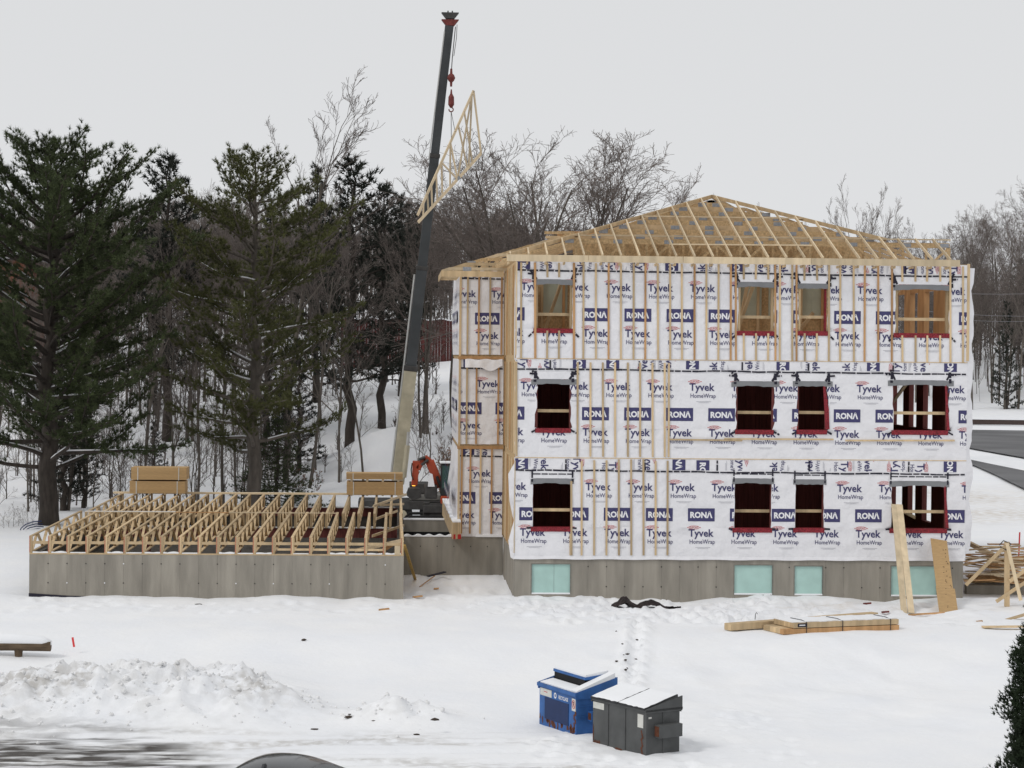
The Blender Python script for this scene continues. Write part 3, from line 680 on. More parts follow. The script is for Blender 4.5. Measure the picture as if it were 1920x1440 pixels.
# roof of the set-back wing
WE0 = at(829, 512, WY-.6).x; wz = at(880, 500, WY-.6).z
wz = at(829, 506, WY-.6).z
k = 0
for k in range(9):
    y = WY-.55+k*.61; tt = .3+k*.61
    xl = WE0+tt; zt = wz+tt*PT
    tr = hb(); tr.bar((WE0, y, wz-.05), (xl, y, zt-.05), .045, .11); tr.box((xl, y-.02, zt-.11), (5.6 if k > 2 else XL+.1, y+.02, zt))
    tr.box((WE0, y-.02, wz-.20), (XL+(0 if k < 13 else 2), y+.02, wz-.10)); tr = tr.build('roof_truss', (woodp, wood, osb)[k % 3], house)
    n_ = 4
    for i in range(n_):
        x = WE0+.3+(XL-WE0-.4)*i/n_; ztop = min(wz+(x-WE0)*PT, zt)-.1; x2 = WE0+.3+(XL-WE0-.4)*(i+1)/n_
        hb().bar((x, y, wz-.12), (x2, y, min(wz+(x2-WE0)*PT, zt)-.1), .03, .08).build('web', wood, tr); hb().box((x-.04, y-.015, wz-.12), (x+.04, y+.015, ztop)).build('web', wood, tr)
    if k % 2 == 0:
        x = WE0+.9+.1*k; pbox('nail_plate', (x-.15, y-.03, min(wz+(x-WE0)*PT, zt)-.14), (x+.15, y-.024, min(wz+(x-WE0)*PT, zt)+.02), plate, tr)
pbox('fascia_board', (WE0-.03, WY-.6, wz-.24), (WE0+.0, WY+5, wz-.02), wood)
pbox('fascia_board', (WE0, WY-.64, wz-.24), (XL-.1, WY-.6, wz-.03), wood)
pbox('red_tag', (at(938, 490, WY-.7).x, WY-.7, at(938, 497, WY-.7).z), (at(944, 490, WY-.7).x, WY-.65, at(944, 488, WY-.7).z), redp)

# ------------------------------------------------------------------ open foundation with floor trusses
BX0, BX1 = at(55, 1037, YF).x, at(757, 1041, YF).x
BO = Vector((BX0, YF, 0))
block = empty('open_foundation', BO, 'long low concrete foundation carrying rows of open timber floor trusses', 'foundation')
def bb(): return Off(BO)
fw = bb().box((BX0, YF+.03, -.6), (BX1, YF+.25, ZF-.004)).build('foundation_wall', concrete2, block)
x = BX0; i = 0
while x < BX1-.05:
    x1 = min(x+.608, BX1); bb().box((x+(.002 if i else 0), YF, -.55), (x1-(.002 if x1 < BX1 else 0), YF+.028, ZF-.006)).build('concrete_panel', concrete, fw); x = x1; i += 1
mb = bb(); rr = random.Random(12)
for i in range(1, 20):
    for zz, p in ((1.10, .8), (.47, .75)):
        if rr.random() < p: bb().tube([(BX0+.608*i, YF-.012, zz), (BX0+.608*i, YF+.01, zz)], .022, 8).build('form_tie', tiem if rr.random() < .7 else whitep, fw)
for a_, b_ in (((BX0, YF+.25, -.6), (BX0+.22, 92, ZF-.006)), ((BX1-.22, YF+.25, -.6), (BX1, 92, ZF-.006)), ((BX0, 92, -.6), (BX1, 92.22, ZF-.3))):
    bb().box(a_, b_).build('foundation_wall', shadeconc, block)
bb().box((BX0+.22, YF+.25, -.5), (BX1-.22, 92, .22)).build('floor_slab', shadeconc, block)
for yb, zt in ((81.1, ZF-.01), (91.9, ZF-.01)):
    bb().box((BX0+.22, yb, zt-.36), (BX1-.22, yb+.14, zt)).build('support_beam', maroon, block)
    mb = bb(); n_ = 70
    for i in range(n_):
        a_ = BX0+.3+(BX1-BX0-.6)*i/n_; b_ = BX0+.3+(BX1-BX0-.6)*(i+1)/n_; hgt = .03+.035*abs(math.sin(i*1.3)*math.sin(i*.37))
        mb.box((a_, yb-.03, zt+.001), (b_, yb+.17, zt+hgt))
    mb.build('beam_snow', snowm, block)
for i in range(3): bb().box((BX0+2.5+i*3.4, 81.11, .22), (BX0+2.64+i*3.4, 81.23, ZF-.37)).build('post', maroon, block)
# sill plate with snow between the truss ends
bb().box((BX0, YF-.005, ZF-.004), (BX1, YF+.14, ZF+.036)).build('sill_plate', wood, block)
TH = .56
def floor_truss(Lt):
    """one open-web floor truss along +Y from the origin"""
    c = MB(); c.box((-.045, 0, 0), (.045, Lt, .038)); c.box((-.045, 0, TH-.038), (.045, Lt, TH))
    for y in (0, .10, Lt-.04): c.box((-.044, y, .038), (.044, y+.038, TH-.038))
    w_ = []
    npan = int(round((Lt-.5)/1.95)); st = (Lt-.5)/npan
    for i in range(npan):
        y = .2+i*st
        w_.append(MB().bar((0, y, .03), (0, y+st*.46, TH-.03), .085, .036, up=(0, 1, 0)).mesh('web', wood))
        w_.append(MB().bar((0, y+st*.54, TH-.03), (0, y+st, .03), .085, .036, up=(0, 1, 0)).mesh('web', wood))
    return c.mesh('floor_truss', wood), w_
FT = {0: floor_truss(11.2), 1: floor_truss(10.9)}
re_ = MB().box((-.047, -.004, .03), (-.012, -.001, TH-.02)).mesh('end_paint', redend)
nT = 21
for row, (y0, z0) in enumerate(((YF+.02, ZF+.037), (81.0, ZF+.005))):
    for i in range(nT):
        x = BX0+.05+(BX1-BX0-.1)*i/(nT-1)
        if row == 1: x += .18
        if row == 1 and x > BX1-.03: x = BX1-.05
        cm, wm = FT[row]
        o = bpy.data.objects.new('floor_truss', cm); C.objects.link(o); o.parent = block
        o.location = Vector((x+rr.uniform(-.02, .02), y0, z0))-BO; o.rotation_euler[2] = rr.uniform(-.004, .004)
        for w_ in wm:
            c = bpy.data.objects.new('web', w_); C.objects.link(c); c.parent = o
        if row == 0: c = bpy.data.objects.new('end_paint', re_); C.objects.link(c); c.parent = o
        if row == 0 and i < nT-1:
            mb = bb(); n_ = 10; x2 = x+(BX1-BX0-.1)/(nT-1)
            for j in range(n_):
                a_ = x+.05+(x2-x-.1)*j/n_; b_ = x+.05+(x2-x-.1)*(j+1)/n_
                mb.box((a_, YF+.01, ZF+.037), (b_, YF+.16, ZF+.06+.035*abs(math.cos(j*.4+i))*(.5+.5*math.sin(i*2.1))))
            if rr.random() < .85: mb.build('sill_snow', snowm, block)
# ribbon boards, braces and rim boards
bb().box((BX0+.02, YF+.045, ZF+.33), (BX1-.1, YF+.083, ZF+.42)).build('ribbon_board', wood, block)
bb().box((at(520, 1025, YF).x, YF+.045, ZF+.15), (BX1-.6, YF+.083, ZF+.22)).build('ribbon_board', wood, block)
a_ = at(665, 1033, YF+.4); b_ = at(757, 1013, YF+.6); bb().bar(a_, b_, .04, .12).build('loose_board', woodp, block)
a_ = at(710, 1037, YF+.9); b_ = at(745, 1015, YF+1.2); bb().bar(a_, b_, .04, .12).build('loose_board', woodo, block)
bb().box((BX1-.3, YF-.002, ZF+.04), (BX1-.12, YF+.03, ZF+.33)).build('end_block', woodp, block)
zt = ZF+.037+TH
for x0_, x1_, mt in ((160, 330, snowm), (330, 430, woodo), (430, 560, woodp), (560, 632, woodp)):
    a_ = at(x0_, 963, 80.4); b_ = at(x1_-1, 963.6, 80.4)
    bb().box((a_.x, 80.35, zt+.002), (b_.x, 80.45, zt+.032)).build('brace_board', woodp if mt is snowm else mt, block)
    if mt is snowm: bb().box((a_.x, 80.36, zt+.033), (b_.x, 80.44, zt+.05)).build('board_snow', snowm, block)
bb().box((at(213, 921, 91.7).x, 91.55, zt-.03), (BX1+.08, 91.9, zt+.04)).build('rim_board', woodp, block)
bb().bar((BX1-.05, YF+.5, ZF+.25), (BX1-.05, 91.5, zt+.02), .05, .06).build('edge_chord', woodp, block)
for x0_, y0_, Y0_, x1_, y1_, Y1_ in ((698, 1005, 74, 757, 985, 81), (705, 973, 81.5, 745, 958, 86), (700, 949, 82, 762, 927, 91), (712, 947, 88, 757, 945, 90)):
    bb().bar(at(x0_, y0_, Y0_), at(x1_, y1_, Y1_), .04, .09).build('diagonal_brace', woodp, block)
mb = bb(); mb.add([(BX0-.01, YF-.015, -.2), (BX0+2.3, YF-.015, -.2), (BX0+2.3, YF-.015, .02), (BX0+1.3, YF-.015, .05), (BX0-.01, YF-.015, .13)], [(0,1,2,3,4)]); mb.build('damp_membrane', tape, fw)
# ------------------------------------------------------------------ trees
barkd = mat('dark_bark', (.055, .045, .038), .9, .4, 6, (1, 1, .3), .4, 18, bdist=.04)
barkg = mat('grey_bark', (.125, .108, .092), .9, .35, 5, (1, 1, .3), .3, 18, rnd=.25, bdist=.03)
twigm = mat('bare_twigs', (.15, .125, .112), .9, .3, 3, rnd=.25)
needA = mat('dark_green_needles', (.060, .079, .031), .7, .5, 1.3, rnd=.1)
needB = mat('olive_green_needles', (.105, .112, .038), .7, .45, 1.3, rnd=.1)
needC = mat('far_pine_needles', (.030, .036, .027), .8, .4, 1.0, rnd=.25)
cedarm = mat('cedar_foliage', (.022, .036, .016), .7, .55, 3)
leafm = mat('dead_leaves', (.22, .11, .055), .8, .4, 3)

def nmesh(name, V, Fc, mt, smooth=False):
    me = bpy.data.meshes.new(name); V = np.asarray(V, np.float32); Fc = np.asarray(Fc, np.int32); k = Fc.shape[1]
    me.vertices.add(len(V)); me.vertices.foreach_set('co', V.ravel())
    me.loops.add(Fc.size); me.loops.foreach_set('vertex_index', Fc.ravel())
    me.polygons.add(len(Fc)); me.polygons.foreach_set('loop_start', np.arange(0, Fc.size, k)); me.polygons.foreach_set('loop_total', np.full(len(Fc), k))
    if smooth: me.polygons.foreach_set('use_smooth', np.ones(len(Fc), bool))
    me.update(); me.validate(); me.materials.append(mt); return me
def tufts(P, D, n, ln, wd, rs, spread=.75):
    """needle tufts: P positions, D directions, n needles of length ln each, as thin triangles"""
    P = np.repeat(np.asarray(P), n, 0); D = np.repeat(np.asarray(D), n, 0)
    d = D+rs.normal(0, spread, D.shape); d /= np.linalg.norm(d, axis=1, keepdims=True)
    s = np.cross(d, rs.normal(0, 1, d.shape)); s /= np.linalg.norm(s, axis=1, keepdims=True)
    L_ = ln*rs.uniform(.6, 1.15, (len(P), 1)); w_ = wd*rs.uniform(.7, 1.3, (len(P), 1))
    b0 = P-d*L_*.25
    V = np.stack([b0-s*w_, b0+s*w_, P+d*L_], 1).reshape(-1, 3)
    return V, np.arange(len(V)).reshape(-1, 3)
def pine(seed, H, blen, z0, nb, needle, prof, up=.35, ntuft=1.0, trunk_r=.36, snow=.0, droop=0.0):
    """trunk mesh, limbs mesh, crown mesh, snow mesh"""
    rs = np.random.RandomState(seed); rr = random.Random(seed)
    tk = MB(); n_ = 14; bx = [rr.uniform(-.012, .012)*H for _ in range(n_+1)]; by = [rr.uniform(-.012, .012)*H for _ in range(n_+1)]
    bx[0] = by[0] = bx[1] = by[1] = 0
    def axis(z):
        t = min(max(z/H*n_, 0), n_-.001); i = int(t); f = t-i; return Vector((bx[i]*(1-f)+bx[i+1]*f, by[i]*(1-f)+by[i+1]*f, z))
    tk.tube([axis(H*i/28) if i else axis(0)-Vector((0, 0, .6)) for i in range(29)], [trunk_r*((1-i/28)**.8)*(1.25 if i == 0 else 1)+.02 for i in range(29)], 10)
    lb = MB(); sn = MB(); P = []; D = []
    for b in range(nb):
        t = (b+rr.random()*.8)/nb; z = z0+(H-z0)*t**.9
        L_ = blen*prof(t)*rr.choice((.5, .75, .9, 1.0, 1.1, 1.2))
        if L_ < .15: L_ = .15
        az = b*2.4+rr.uniform(-.5, .5); el = up*(.25+.9*t)+rr.uniform(-.15, .15)-droop*(1-t)
        p = axis(z); d = Vector((math.cos(az)*math.cos(el), math.sin(az)*math.cos(el), math.sin(el)))
        ns = 7; pts = [p]; rad = []
        r0 = max(.014, trunk_r*.30*(L_/blen)**.9)
        for i in range(ns):
            d = (d+Vector((rr.uniform(-.17, .17), rr.uniform(-.17, .17), rr.uniform(-.10, .18)+.05*i/ns))).normalized(); p = p+d*(L_/ns); pts.append(p)
        lb.tube(pts, [r0*(1-.85*i/ns) for i in range(ns+1)], 5, cap=False)
        if snow and t < .55 and rr.random() < snow:
            k0 = rr.randint(0, 2); sp = [q+Vector((0, 0, r0*.8*(1-.85*(i+k0)/ns)+.01)) for i, q in enumerate(pts[k0:6])]
            sn.tube(sp, [max(.012, r0*.55*(1-.8*(i+k0)/ns)) for i in range(len(sp))], 5)
        # side branchlets carrying tufts
        m_ = max(3, int(L_/.24*ntuft)); st = .28 if L_ > 1.5 else .1
        for j in range(m_):
            s_ = st+(1-st)*(j+rr.random())/m_; q_ = s_*ns; i = min(int(q_), ns-1); bp_ = pts[i].lerp(pts[i+1], q_-i)
            dd = (pts[i+1]-pts[i]).normalized(); side = dd.cross(Vector((0, 0, 1)));
            if side.length < .1: side = Vector((1, 0, 0))
            side.normalize(); sg = 1 if j % 2 else -1
            bl = (.40+1.15*(1-s_))*min(1, L_/3.5+.2)*rr.uniform(.45, 1.2)
            bd = (dd*.7+side*sg*rr.uniform(.3, 1.1)+Vector((0, 0, rr.uniform(-.25, .65)))).normalized()
            e = bp_+bd*bl
            if bl > .4: lb.tube([bp_, e], [.014, .006], 3, cap=False)
            kk = max(2, int(bl/.13*ntuft))
            for a in range(kk):
                f_ = (a+.6)/kk; P.append(tuple(bp_.lerp(e, f_)+Vector((rr.gauss(0, .11), rr.gauss(0, .11), rr.gauss(0, .09))))); D.append(tuple(bd+Vector((0, 0, .35))))
        P.append(tuple(pts[-1])); D.append(tuple(d))
    for a in range(10): P.append((bx[-1]+rr.gauss(0, .1), by[-1]+rr.gauss(0, .1), H-rr.random()*.6)); D.append((0, 0, 1))
    V, Fc = tufts(P, D, needle[0], needle[1], needle[2], rs)
    return tk, lb, (V, Fc), sn
def bare(seed, H, r0, lean=0, vase=.5, fork=.35, dens=1.0, levels=4):
    """trunk MB (stem and main limbs) and crown MB (branches and twigs)"""
    rr = random.Random(seed); tk = MB(); cr = MB()
    def grow(p, d, L_, r, lev):
        ns = (7, 6, 5, 4, 3)[lev]; pts = [p]; dirs = [d]
        for i in range(ns):
            w_ = (.05, .11, .15, .2, .25)[lev]
            d = (d+Vector((rr.gauss(0, w_), rr.gauss(0, w_), rr.gauss(0, w_*.5)+(.02 if lev == 0 else .055)))).normalized(); p = p+d*(L_/ns); pts.append(p); dirs.append(d)
        rt = .28 if lev else .32
        (tk if lev < 2 else cr).tube(pts, [max(.007, r*(1-(1-rt)*i/ns)) for i in range(ns+1)], (8, 6, 4, 3, 3)[lev], cap=False)
        if lev >= levels: return
        nch = int((7, 7, 7, 6)[min(lev, 3)]*dens)
        for c in range(nch):
            s_ = (fork if lev == 0 else .22)+(1-(fork if lev == 0 else .22))*(c+rr.random()*.9)/nch; q_ = min(s_*ns, ns-.01); i = int(q_)
            bp_ = pts[i].lerp(pts[i+1], q_-i); az = rr.uniform(0, 6.283)
            side = dirs[i].orthogonal().normalized(); side.rotate(Matrix.Rotation(az, 3, dirs[i]))
            nd = (dirs[i]*(1.0-vase*.45)+side*(vase+.25*rr.random())+Vector((0, 0, .12))).normalized()
            grow(bp_, nd, L_*(.62 if lev == 0 else .55)*rr.uniform(.6, 1.1)*(1.15-.55*s_), r*(1-(1-rt)*s_)*.62, lev+1)
    grow(Vector((0, 0, -.5)), Vector((lean, 0, 1)).normalized(), H*.80, r0, 0)
    return tk, cr
def proto(kind):                                              # dict of meshes: name -> mesh
    return {k: v for k, v in kind.items() if v is not None}
def plant(name, label, cat, group, parts, loc, rz=0, sc=1.0, tilt=0.0):
    o = empty(name, loc, label, cat, group, rz, 1); o.scale = (sc if hasattr(sc, '__len__') else (sc,)*3); o.rotation_euler[0] = tilt
    for nm, me in parts.items():
        c = bpy.data.objects.new(nm, me); C.objects.link(c); c.parent = o
    return o
def base_at(px, Y): x = at(px, 900, Y).x; return Vector((x, Y, hz(x, Y)-.1))

# the two big white pines by the open foundation
def pf(t): return (.70+.45*t if t < .35 else .86*(1-((t-.35)/.65)**2.3))+.06
tk, lb, (V, Fc), sn = pine(3, 17.3, 7.6, 2.3, 118, (17, .25, .017), pf, up=.50, ntuft=1.15, trunk_r=.44, snow=.45)
b_ = on(92, 992, -.05); LP = Vector((b_.x, 99.0, 0)); LP.x = at(92, 900, 99.0).x
plant('pine_tree', 'tall dark green pine with thick black trunk beside the open foundation', 'tree', None,
      {'trunk': tk.mesh('trunk', barkd, True), 'limbs': lb.mesh('limbs', barkd, True), 'crown': nmesh('crown', V, Fc, needA), 'branch_snow': sn.mesh('branch_snow', snowm, True)}, LP, rz=.6)
def pf2(t): return (.75+.2*t if t < .45 else .84*(1-((t-.45)/.55)**2.0))+.08
tk, lb, (V, Fc), sn = pine(8, 17.6, 5.9, 3.2, 80, (17, .24, .016), pf2, up=.30, ntuft=1.05, trunk_r=.36, snow=.75)
plant('pine_tree', 'olive green pine with snow lined branches and grey trunk behind the foundation', 'tree', None,
      {'trunk': tk.mesh('trunk', barkg, True), 'limbs': lb.mesh('limbs', barkg, True), 'crown': nmesh('crown', V, Fc, needB), 'branch_snow': sn.mesh('branch_snow', snowm, True)}, base_at(474, 102), rz=1.9)
# low snowy fir at the back of the foundation
def pf3(t): return 1.0-.92*t
tk, lb, (V, Fc), sn = pine(12, 4.6, 2.7, .25, 70, (12, .16, .014), pf3, up=.05, ntuft=1.1, trunk_r=.12, snow=.5, droop=.3)
plant('fir_tree', 'low dark fir with snow on its boughs beside grey pine trunk', 'tree', None,
      {'trunk': tk.mesh('trunk', barkd, True), 'limbs': lb.mesh('limbs', barkd, True), 'crown': nmesh('crown', V, Fc, needA), 'branch_snow': sn.mesh('branch_snow', snowm, True)}, base_at(520, 103.5))
# far pines: two shapes
FP = []
for sd, pr_, H_ in ((21, lambda t: (.75 if t < .4 else .8*(1-((t-.4)/.6)**2))+.06, 15), (22, lambda t: 1.0-.88*t, 15)):
    tk, lb, (V, Fc), sn = pine(sd, H_, 3.3 if sd == 21 else 2.9, 3.0 if sd == 21 else 1.2, 80, (11, .36, .030), pr_, up=.3, ntuft=.7, trunk_r=.24)
    FP.append({'trunk': tk.mesh('trunk', barkd, True), 'limbs': lb.mesh('limbs', barkd, True), 'crown': nmesh('crown', V, Fc, needC)})
BT = []
for sd, H_, vs_, fk, dn in ((1, 15, .45, .38, 1.0), (2, 15, .62, .30, 1.05), (3, 15, .38, .45, .95), (4, 14, .7, .35, 1.0)):
    tk, cr = bare(sd, H_, .125, vase=vs_, fork=fk, dens=dn); BT.append({'trunk': tk.mesh('trunk', barkg, True), 'crown': cr.mesh('crown', twigm)})
tk, cr = bare(15, 6, .05, vase=.5, fork=.2, dens=.9, levels=3); SAP = {'trunk': tk.mesh('trunk', barkg, True), 'crown': cr.mesh('crown', twigm)}

def far_tree(px, Y, topy, kind, v, rz, label, group, wide=1.0, name=None):
    b_ = base_at(px, Y); top = at(px, topy, Y).z; h0 = (15 if kind == 'pine' else 14.2)
    sc = max(.25, (top-b_.z)/h0)
    return plant(name or ('pine_tree' if kind == 'pine' else 'bare_tree'), label, 'tree', group, (FP if kind == 'pine' else BT)[v], b_, rz, (sc*wide, sc*wide, sc))
# single trees one can point to
for px, Y, ty, k, v, rz, wd, lab in (
    (312, 128, 296, 'pine', 0, .3, 1.0, 'dark round topped pine standing between the two big pines'),
    (655, 126, 300, 'pine', 0, 2.0, 1.05, 'dark dense pine with rounded top left of the crane boom'),
    (590, 138, 318, 'pine', 1, 1.0, .8, 'slim pointed conifer behind the tall bare poplar'),
    (715, 132, 352, 'pine', 0, 4.0, 1.0, 'dark pine directly beside the crane boom'),
    (750, 140, 372, 'pine', 1, 3.0, .9, 'dark conifer partly behind the crane boom'),
    (540, 122, 203, 'bare', 2, .5, 1.1, 'tall bare poplar with upswept branches above the pines'),
    (600, 132, 262, 'bare', 2, 2.5, .8, 'bare tree with fine upright twigs beside the tall poplar'),
    (790, 128, 335, 'bare', 1, 1.2, 1.0, 'bare tree with pale twigs just left of the house roof'),
    (850, 132, 372, 'bare', 0, 2.2, 1.0, 'bare tree with dense twigs against the wing of the house'),
    ):
    far_tree(px, Y, ty, k, v, rz, lab, None, wd)
def elm(seed, H, spread, nl):
    """short bole, several long limbs that arch outwards, fine drooping twigs"""
    rr = random.Random(seed); tk = MB(); cr = MB()
    def limb(p, d, L_, r, lev):
        ns = (9, 7, 5, 3)[lev]; pts = [p]; dirs = [d]
        for i in range(ns):
            s_ = i/ns; w_ = (.05, .11, .17, .22)[lev]
            d = (d+Vector((rr.gauss(0, w_), rr.gauss(0, w_), rr.gauss(0, w_)-(.02+.07*s_ if lev else .05*s_)))).normalized(); p = p+d*(L_/ns); pts.append(p); dirs.append(d)
        (tk if lev == 0 else cr).tube(pts, [max(.008, r*(1-.8*i/ns)) for i in range(ns+1)], (7, 5, 3, 3)[lev], cap=False)
        if lev == 3: return
        nch = (13, 10, 8)[lev]
        for c in range(nch):
            s_ = .22+.78*(c+rr.random())/nch; q_ = min(s_*ns, ns-.01); i = int(q_); bp_ = pts[i].lerp(pts[i+1], q_-i)
            side = dirs[i].orthogonal().normalized(); side.rotate(Matrix.Rotation(rr.uniform(0, 6.283), 3, dirs[i]))
            limb(bp_, (dirs[i]*.8+side*rr.uniform(.35, .8)+Vector((0, 0, .15))).normalized(), L_*(.50, .48, .45)[lev]*rr.uniform(.6, 1.1)*(1.2-.6*s_), r*(1-.8*s_)*.55, lev+1)
    zb = H*.30; tk.tube([(0, 0, -.5), (.05, 0, zb*.5), (0, .05, zb)], [.34, .28, .25], 9)
    for k in range(nl):
        az = 6.283*k/nl+rr.uniform(-.3, .3); el = rr.uniform(.98, 1.38); limb(Vector((0, 0, zb*rr.uniform(.7, 1.0))), Vector((math.cos(az)*math.cos(el)*spread, math.sin(az)*math.cos(el), math.sin(el))).normalized(), H*.76*rr.uniform(.8, 1.05), .15, 0)
    return tk, cr
for sd, px, Y, ty, wd, lab in ((41, 972, 117, 256, .7, 'large bare elm with upswept limbs beside the wing roof'), (42, 1068, 119, 250, 1.35, 'large bare elm with broad arching crown behind the timber roof')):
    tk, cr = elm(sd, 15, wd, 8); b_ = base_at(px, Y); zm = sorted(v[2] for v in cr.v); sc = (at(px, ty, Y).z-b_.z)/zm[int(len(zm)*.998)]
    plant('bare_tree', lab, 'tree', None, {'trunk': tk.mesh('trunk', barkg, True), 'crown': cr.mesh('crown', twigm)}, b_, 0, (sc*1.2, sc*1.2, sc))
# leaning dark trunks on the snowy hillside
for px, Y, ty, rz, tl, lab in ((578, 116, 420, 0, .10, 'leaning dark trunk at the foot of the snowy hill'), (788, 121, 420, 1.0, -.05, 'twin grey trunk right behind the crane boom'), (800, 122, 400, 4.0, .03, 'grey trunk with snowy fork right of the crane boom'),
                         (636, 118, 520, 2.0, -.05, 'thin brown trunk at the edge of the snow clearing'), (682, 117, 560, 3.0, .04, 'slender trunk beside the pushed snow pile')):
    o = far_tree(px, Y, ty, 'bare', (0, 3, 1, 2, 0)[int(rz) % 5], rz, lab, None, .8); o.rotation_euler[1] = tl
rr = random.Random(77); k = 0
tries = 0
while k < 120 and tries < 2000:                               # woods on the hill behind the foundation
    tries += 1; px = rr.uniform(-60, 880); Y = rr.uniform(119, 205)
    topy = 395+rr.uniform(-45, 90)+(40 if px < 260 else 0)+.1*abs(px-430)
    x = at(px, 800, Y).x
    if 560 < px and Y < 158: continue
    if rr.random() < .15: continue
    far_tree(px, Y, topy, 'bare', rr.randint(0, 3), rr.uniform(0, 6.28), 'bare grey tree in the woods on the snowy hill', 'bare trees in the woods on the hill', rr.uniform(.7, 1.0)); k += 1
for i in range(30):
    px = rr.uniform(-40, 800); Y = rr.uniform(126, 185)
    if px > 540: Y = rr.uniform(158, 185)
    far_tree(px, Y, 430+rr.uniform(-50, 110), 'pine', i % 2, rr.uniform(0, 6), 'dark conifer among the bare trees on the hill', 'conifers in the woods on the hill', .9)
for i in range(8):                                            # young evergreens in the brush
    far_tree(rr.uniform(110, 570), rr.uniform(107, 126), rr.uniform(640, 800), 'pine', 1, rr.uniform(0, 6), 'young dark evergreen in the brush behind the foundation', 'young evergreens behind the foundation', 1.25, name='young_evergreen')
for i in range(20):                                           # behind the roof and right of the house
    px = rr.uniform(1180, 1700); Y = rr.uniform(150, 215)
    far_tree(px, Y, 405+rr.uniform(-30, 60)+(.00045*(px-1470)**2), 'bare', rr.choice((0, 2, 2)), rr.uniform(0, 6), 'bare tree with upright twigs showing above the timber roof', 'bare trees behind the roof', rr.uniform(.6, .85))
for i in range(44):
    px = rr.uniform(1690, 2000); Y = rr.uniform(278, 345)
    far_tree(px, Y, 440+rr.uniform(-70, 90)-.18*max(0, px-1800), 'bare', rr.randint(0, 3), rr.uniform(0, 6), 'bare tree in the dark woods beyond the road', 'bare trees beyond the road', rr.uniform(.6, .9))
for i in range(7):
    px = rr.uniform(1830, 1990); Y = rr.uniform(280, 330)
    far_tree(px, Y, 520+rr.uniform(-50, 60), 'pine', i % 2, rr.uniform(0, 6), 'dark conifer in the woods beyond the road', 'conifers beyond the road', .9)
for i in range(16):                                           # trees standing closer, at the foot of the hill
    px = rr.uniform(-60, 540); Y = rr.uniform(107, 122)
    far_tree(px, Y, rr.uniform(430, 640), 'bare', rr.randint(0, 3), rr.uniform(0, 6), 'slim bare tree at the foot of the snowy hill', 'slim bare trees at the foot of the hill', rr.uniform(.6, .9))
for i in range(190):                                          # saplings and brush
    px = rr.uniform(-20, 870)*(1 if rr.random() < .5 else .62); Y = rr.uniform(106, 150); b_ = base_at(px, Y)
    plant('sapling', 'thin leafless sapling on the snowy slope', 'sapling', 'saplings on the snowy slope', SAP, b_, rr.uniform(0, 6), rr.uniform(.35, 1.0))
# far woods that read as one mass
rs = np.random.RandomState(4); V = []; Fc = []
def woods(n, x0, x1, y0, y1, h0, h1):
    X = rs.uniform(x0, x1, n); Yv = rs.uniform(y0, y1, n); Z = height(X, Yv)-.3; H_ = rs.uniform(h0, h1, n); w_ = rs.uniform(.02, .075, n)
    tx = rs.normal(0, .04, n)*H_
    o = 4*np.arange(n)
    V.append(np.stack([np.stack([X-w_, Yv, Z], -1), np.stack([X+w_, Yv, Z], -1), np.stack([X+tx+w_*.15, Yv, Z+H_], -1), np.stack([X+tx-w_*.15, Yv, Z+H_], -1)], 1).reshape(-1, 3))
    nb = n*22; src = rs.randint(0, n, nb); f_ = rs.uniform(.35, 1, nb); bx = X[src]+tx[src]*f_; bz = Z[src]+H_[src]*f_; L_ = (1.15-f_)*H_[src]*rs.uniform(.2, .5, nb); az = rs.uniform(0, 6.28, nb)
    dx = np.cos(az)*L_*.6; dz = L_*rs.uniform(.5, 1.1, nb); by = Yv[src]; ww = .022
    V.append(np.stack([np.stack([bx-ww, by, bz], -1), np.stack([bx+ww, by, bz], -1), np.stack([bx+dx+ww*.3, by+np.sin(az)*L_*.6, bz+dz], -1), np.stack([bx+dx-ww*.3, by+np.sin(az)*L_*.6, bz+dz], -1)], 1).reshape(-1, 3))
woods(2600, -75, 14, 160, 250, 5, 10); woods(130, -34, -7, 112, 150, .8, 2.6); woods(40, -7, 4, 118, 150, .6, 2.4); woods(1500, 14, 60, 290, 380, 7, 13); woods(1700, 55, 115, 290, 380, 7, 13)
V = np.concatenate(V); Fc = np.arange(len(V)).reshape(-1, 4)
o = bpy.data.objects.new('distant_woods', nmesh('distant_woods', V, Fc, twigm)); C.objects.link(o)
tag(o, 'far brown mass of leafless woods along the hill top', 'woods', kind='stuff')
# brush with clinging brown leaves near the wing
for px, Y, s_ in ((838, 114, 2.4), (822, 117, 1.8), (560, 106, 1.2), (590, 108, 1.0)):
    b_ = base_at(px, Y); tk, cr = bare(int(px), 3, .025, vase=.7, fork=.1, dens=.9, levels=3)
    pts = np.array([v for v in cr.v]); sel = pts[rs.randint(0, len(pts), 420)]
    Vl, Fl = tufts(sel, np.tile([0, 0, -1.], (len(sel), 1)), 1, .09, .035, rs)
    plant('leafy_shrub', {838: 'shrub with clinging rusty leaves against the wing wall', 822: 'shrub with sparse brown leaves near the crane boom', 560: 'small red twigged shrub beside the snowy fir', 590: 'low red twigged shrub at the clearing edge'}[px], 'shrub', None,
          {'stems': tk.mesh('stems', barkg), 'twigs': cr.mesh('twigs', twigm), 'leaves': nmesh('leaves', Vl, Fl, leafm)}, b_, 0, s_*.5)
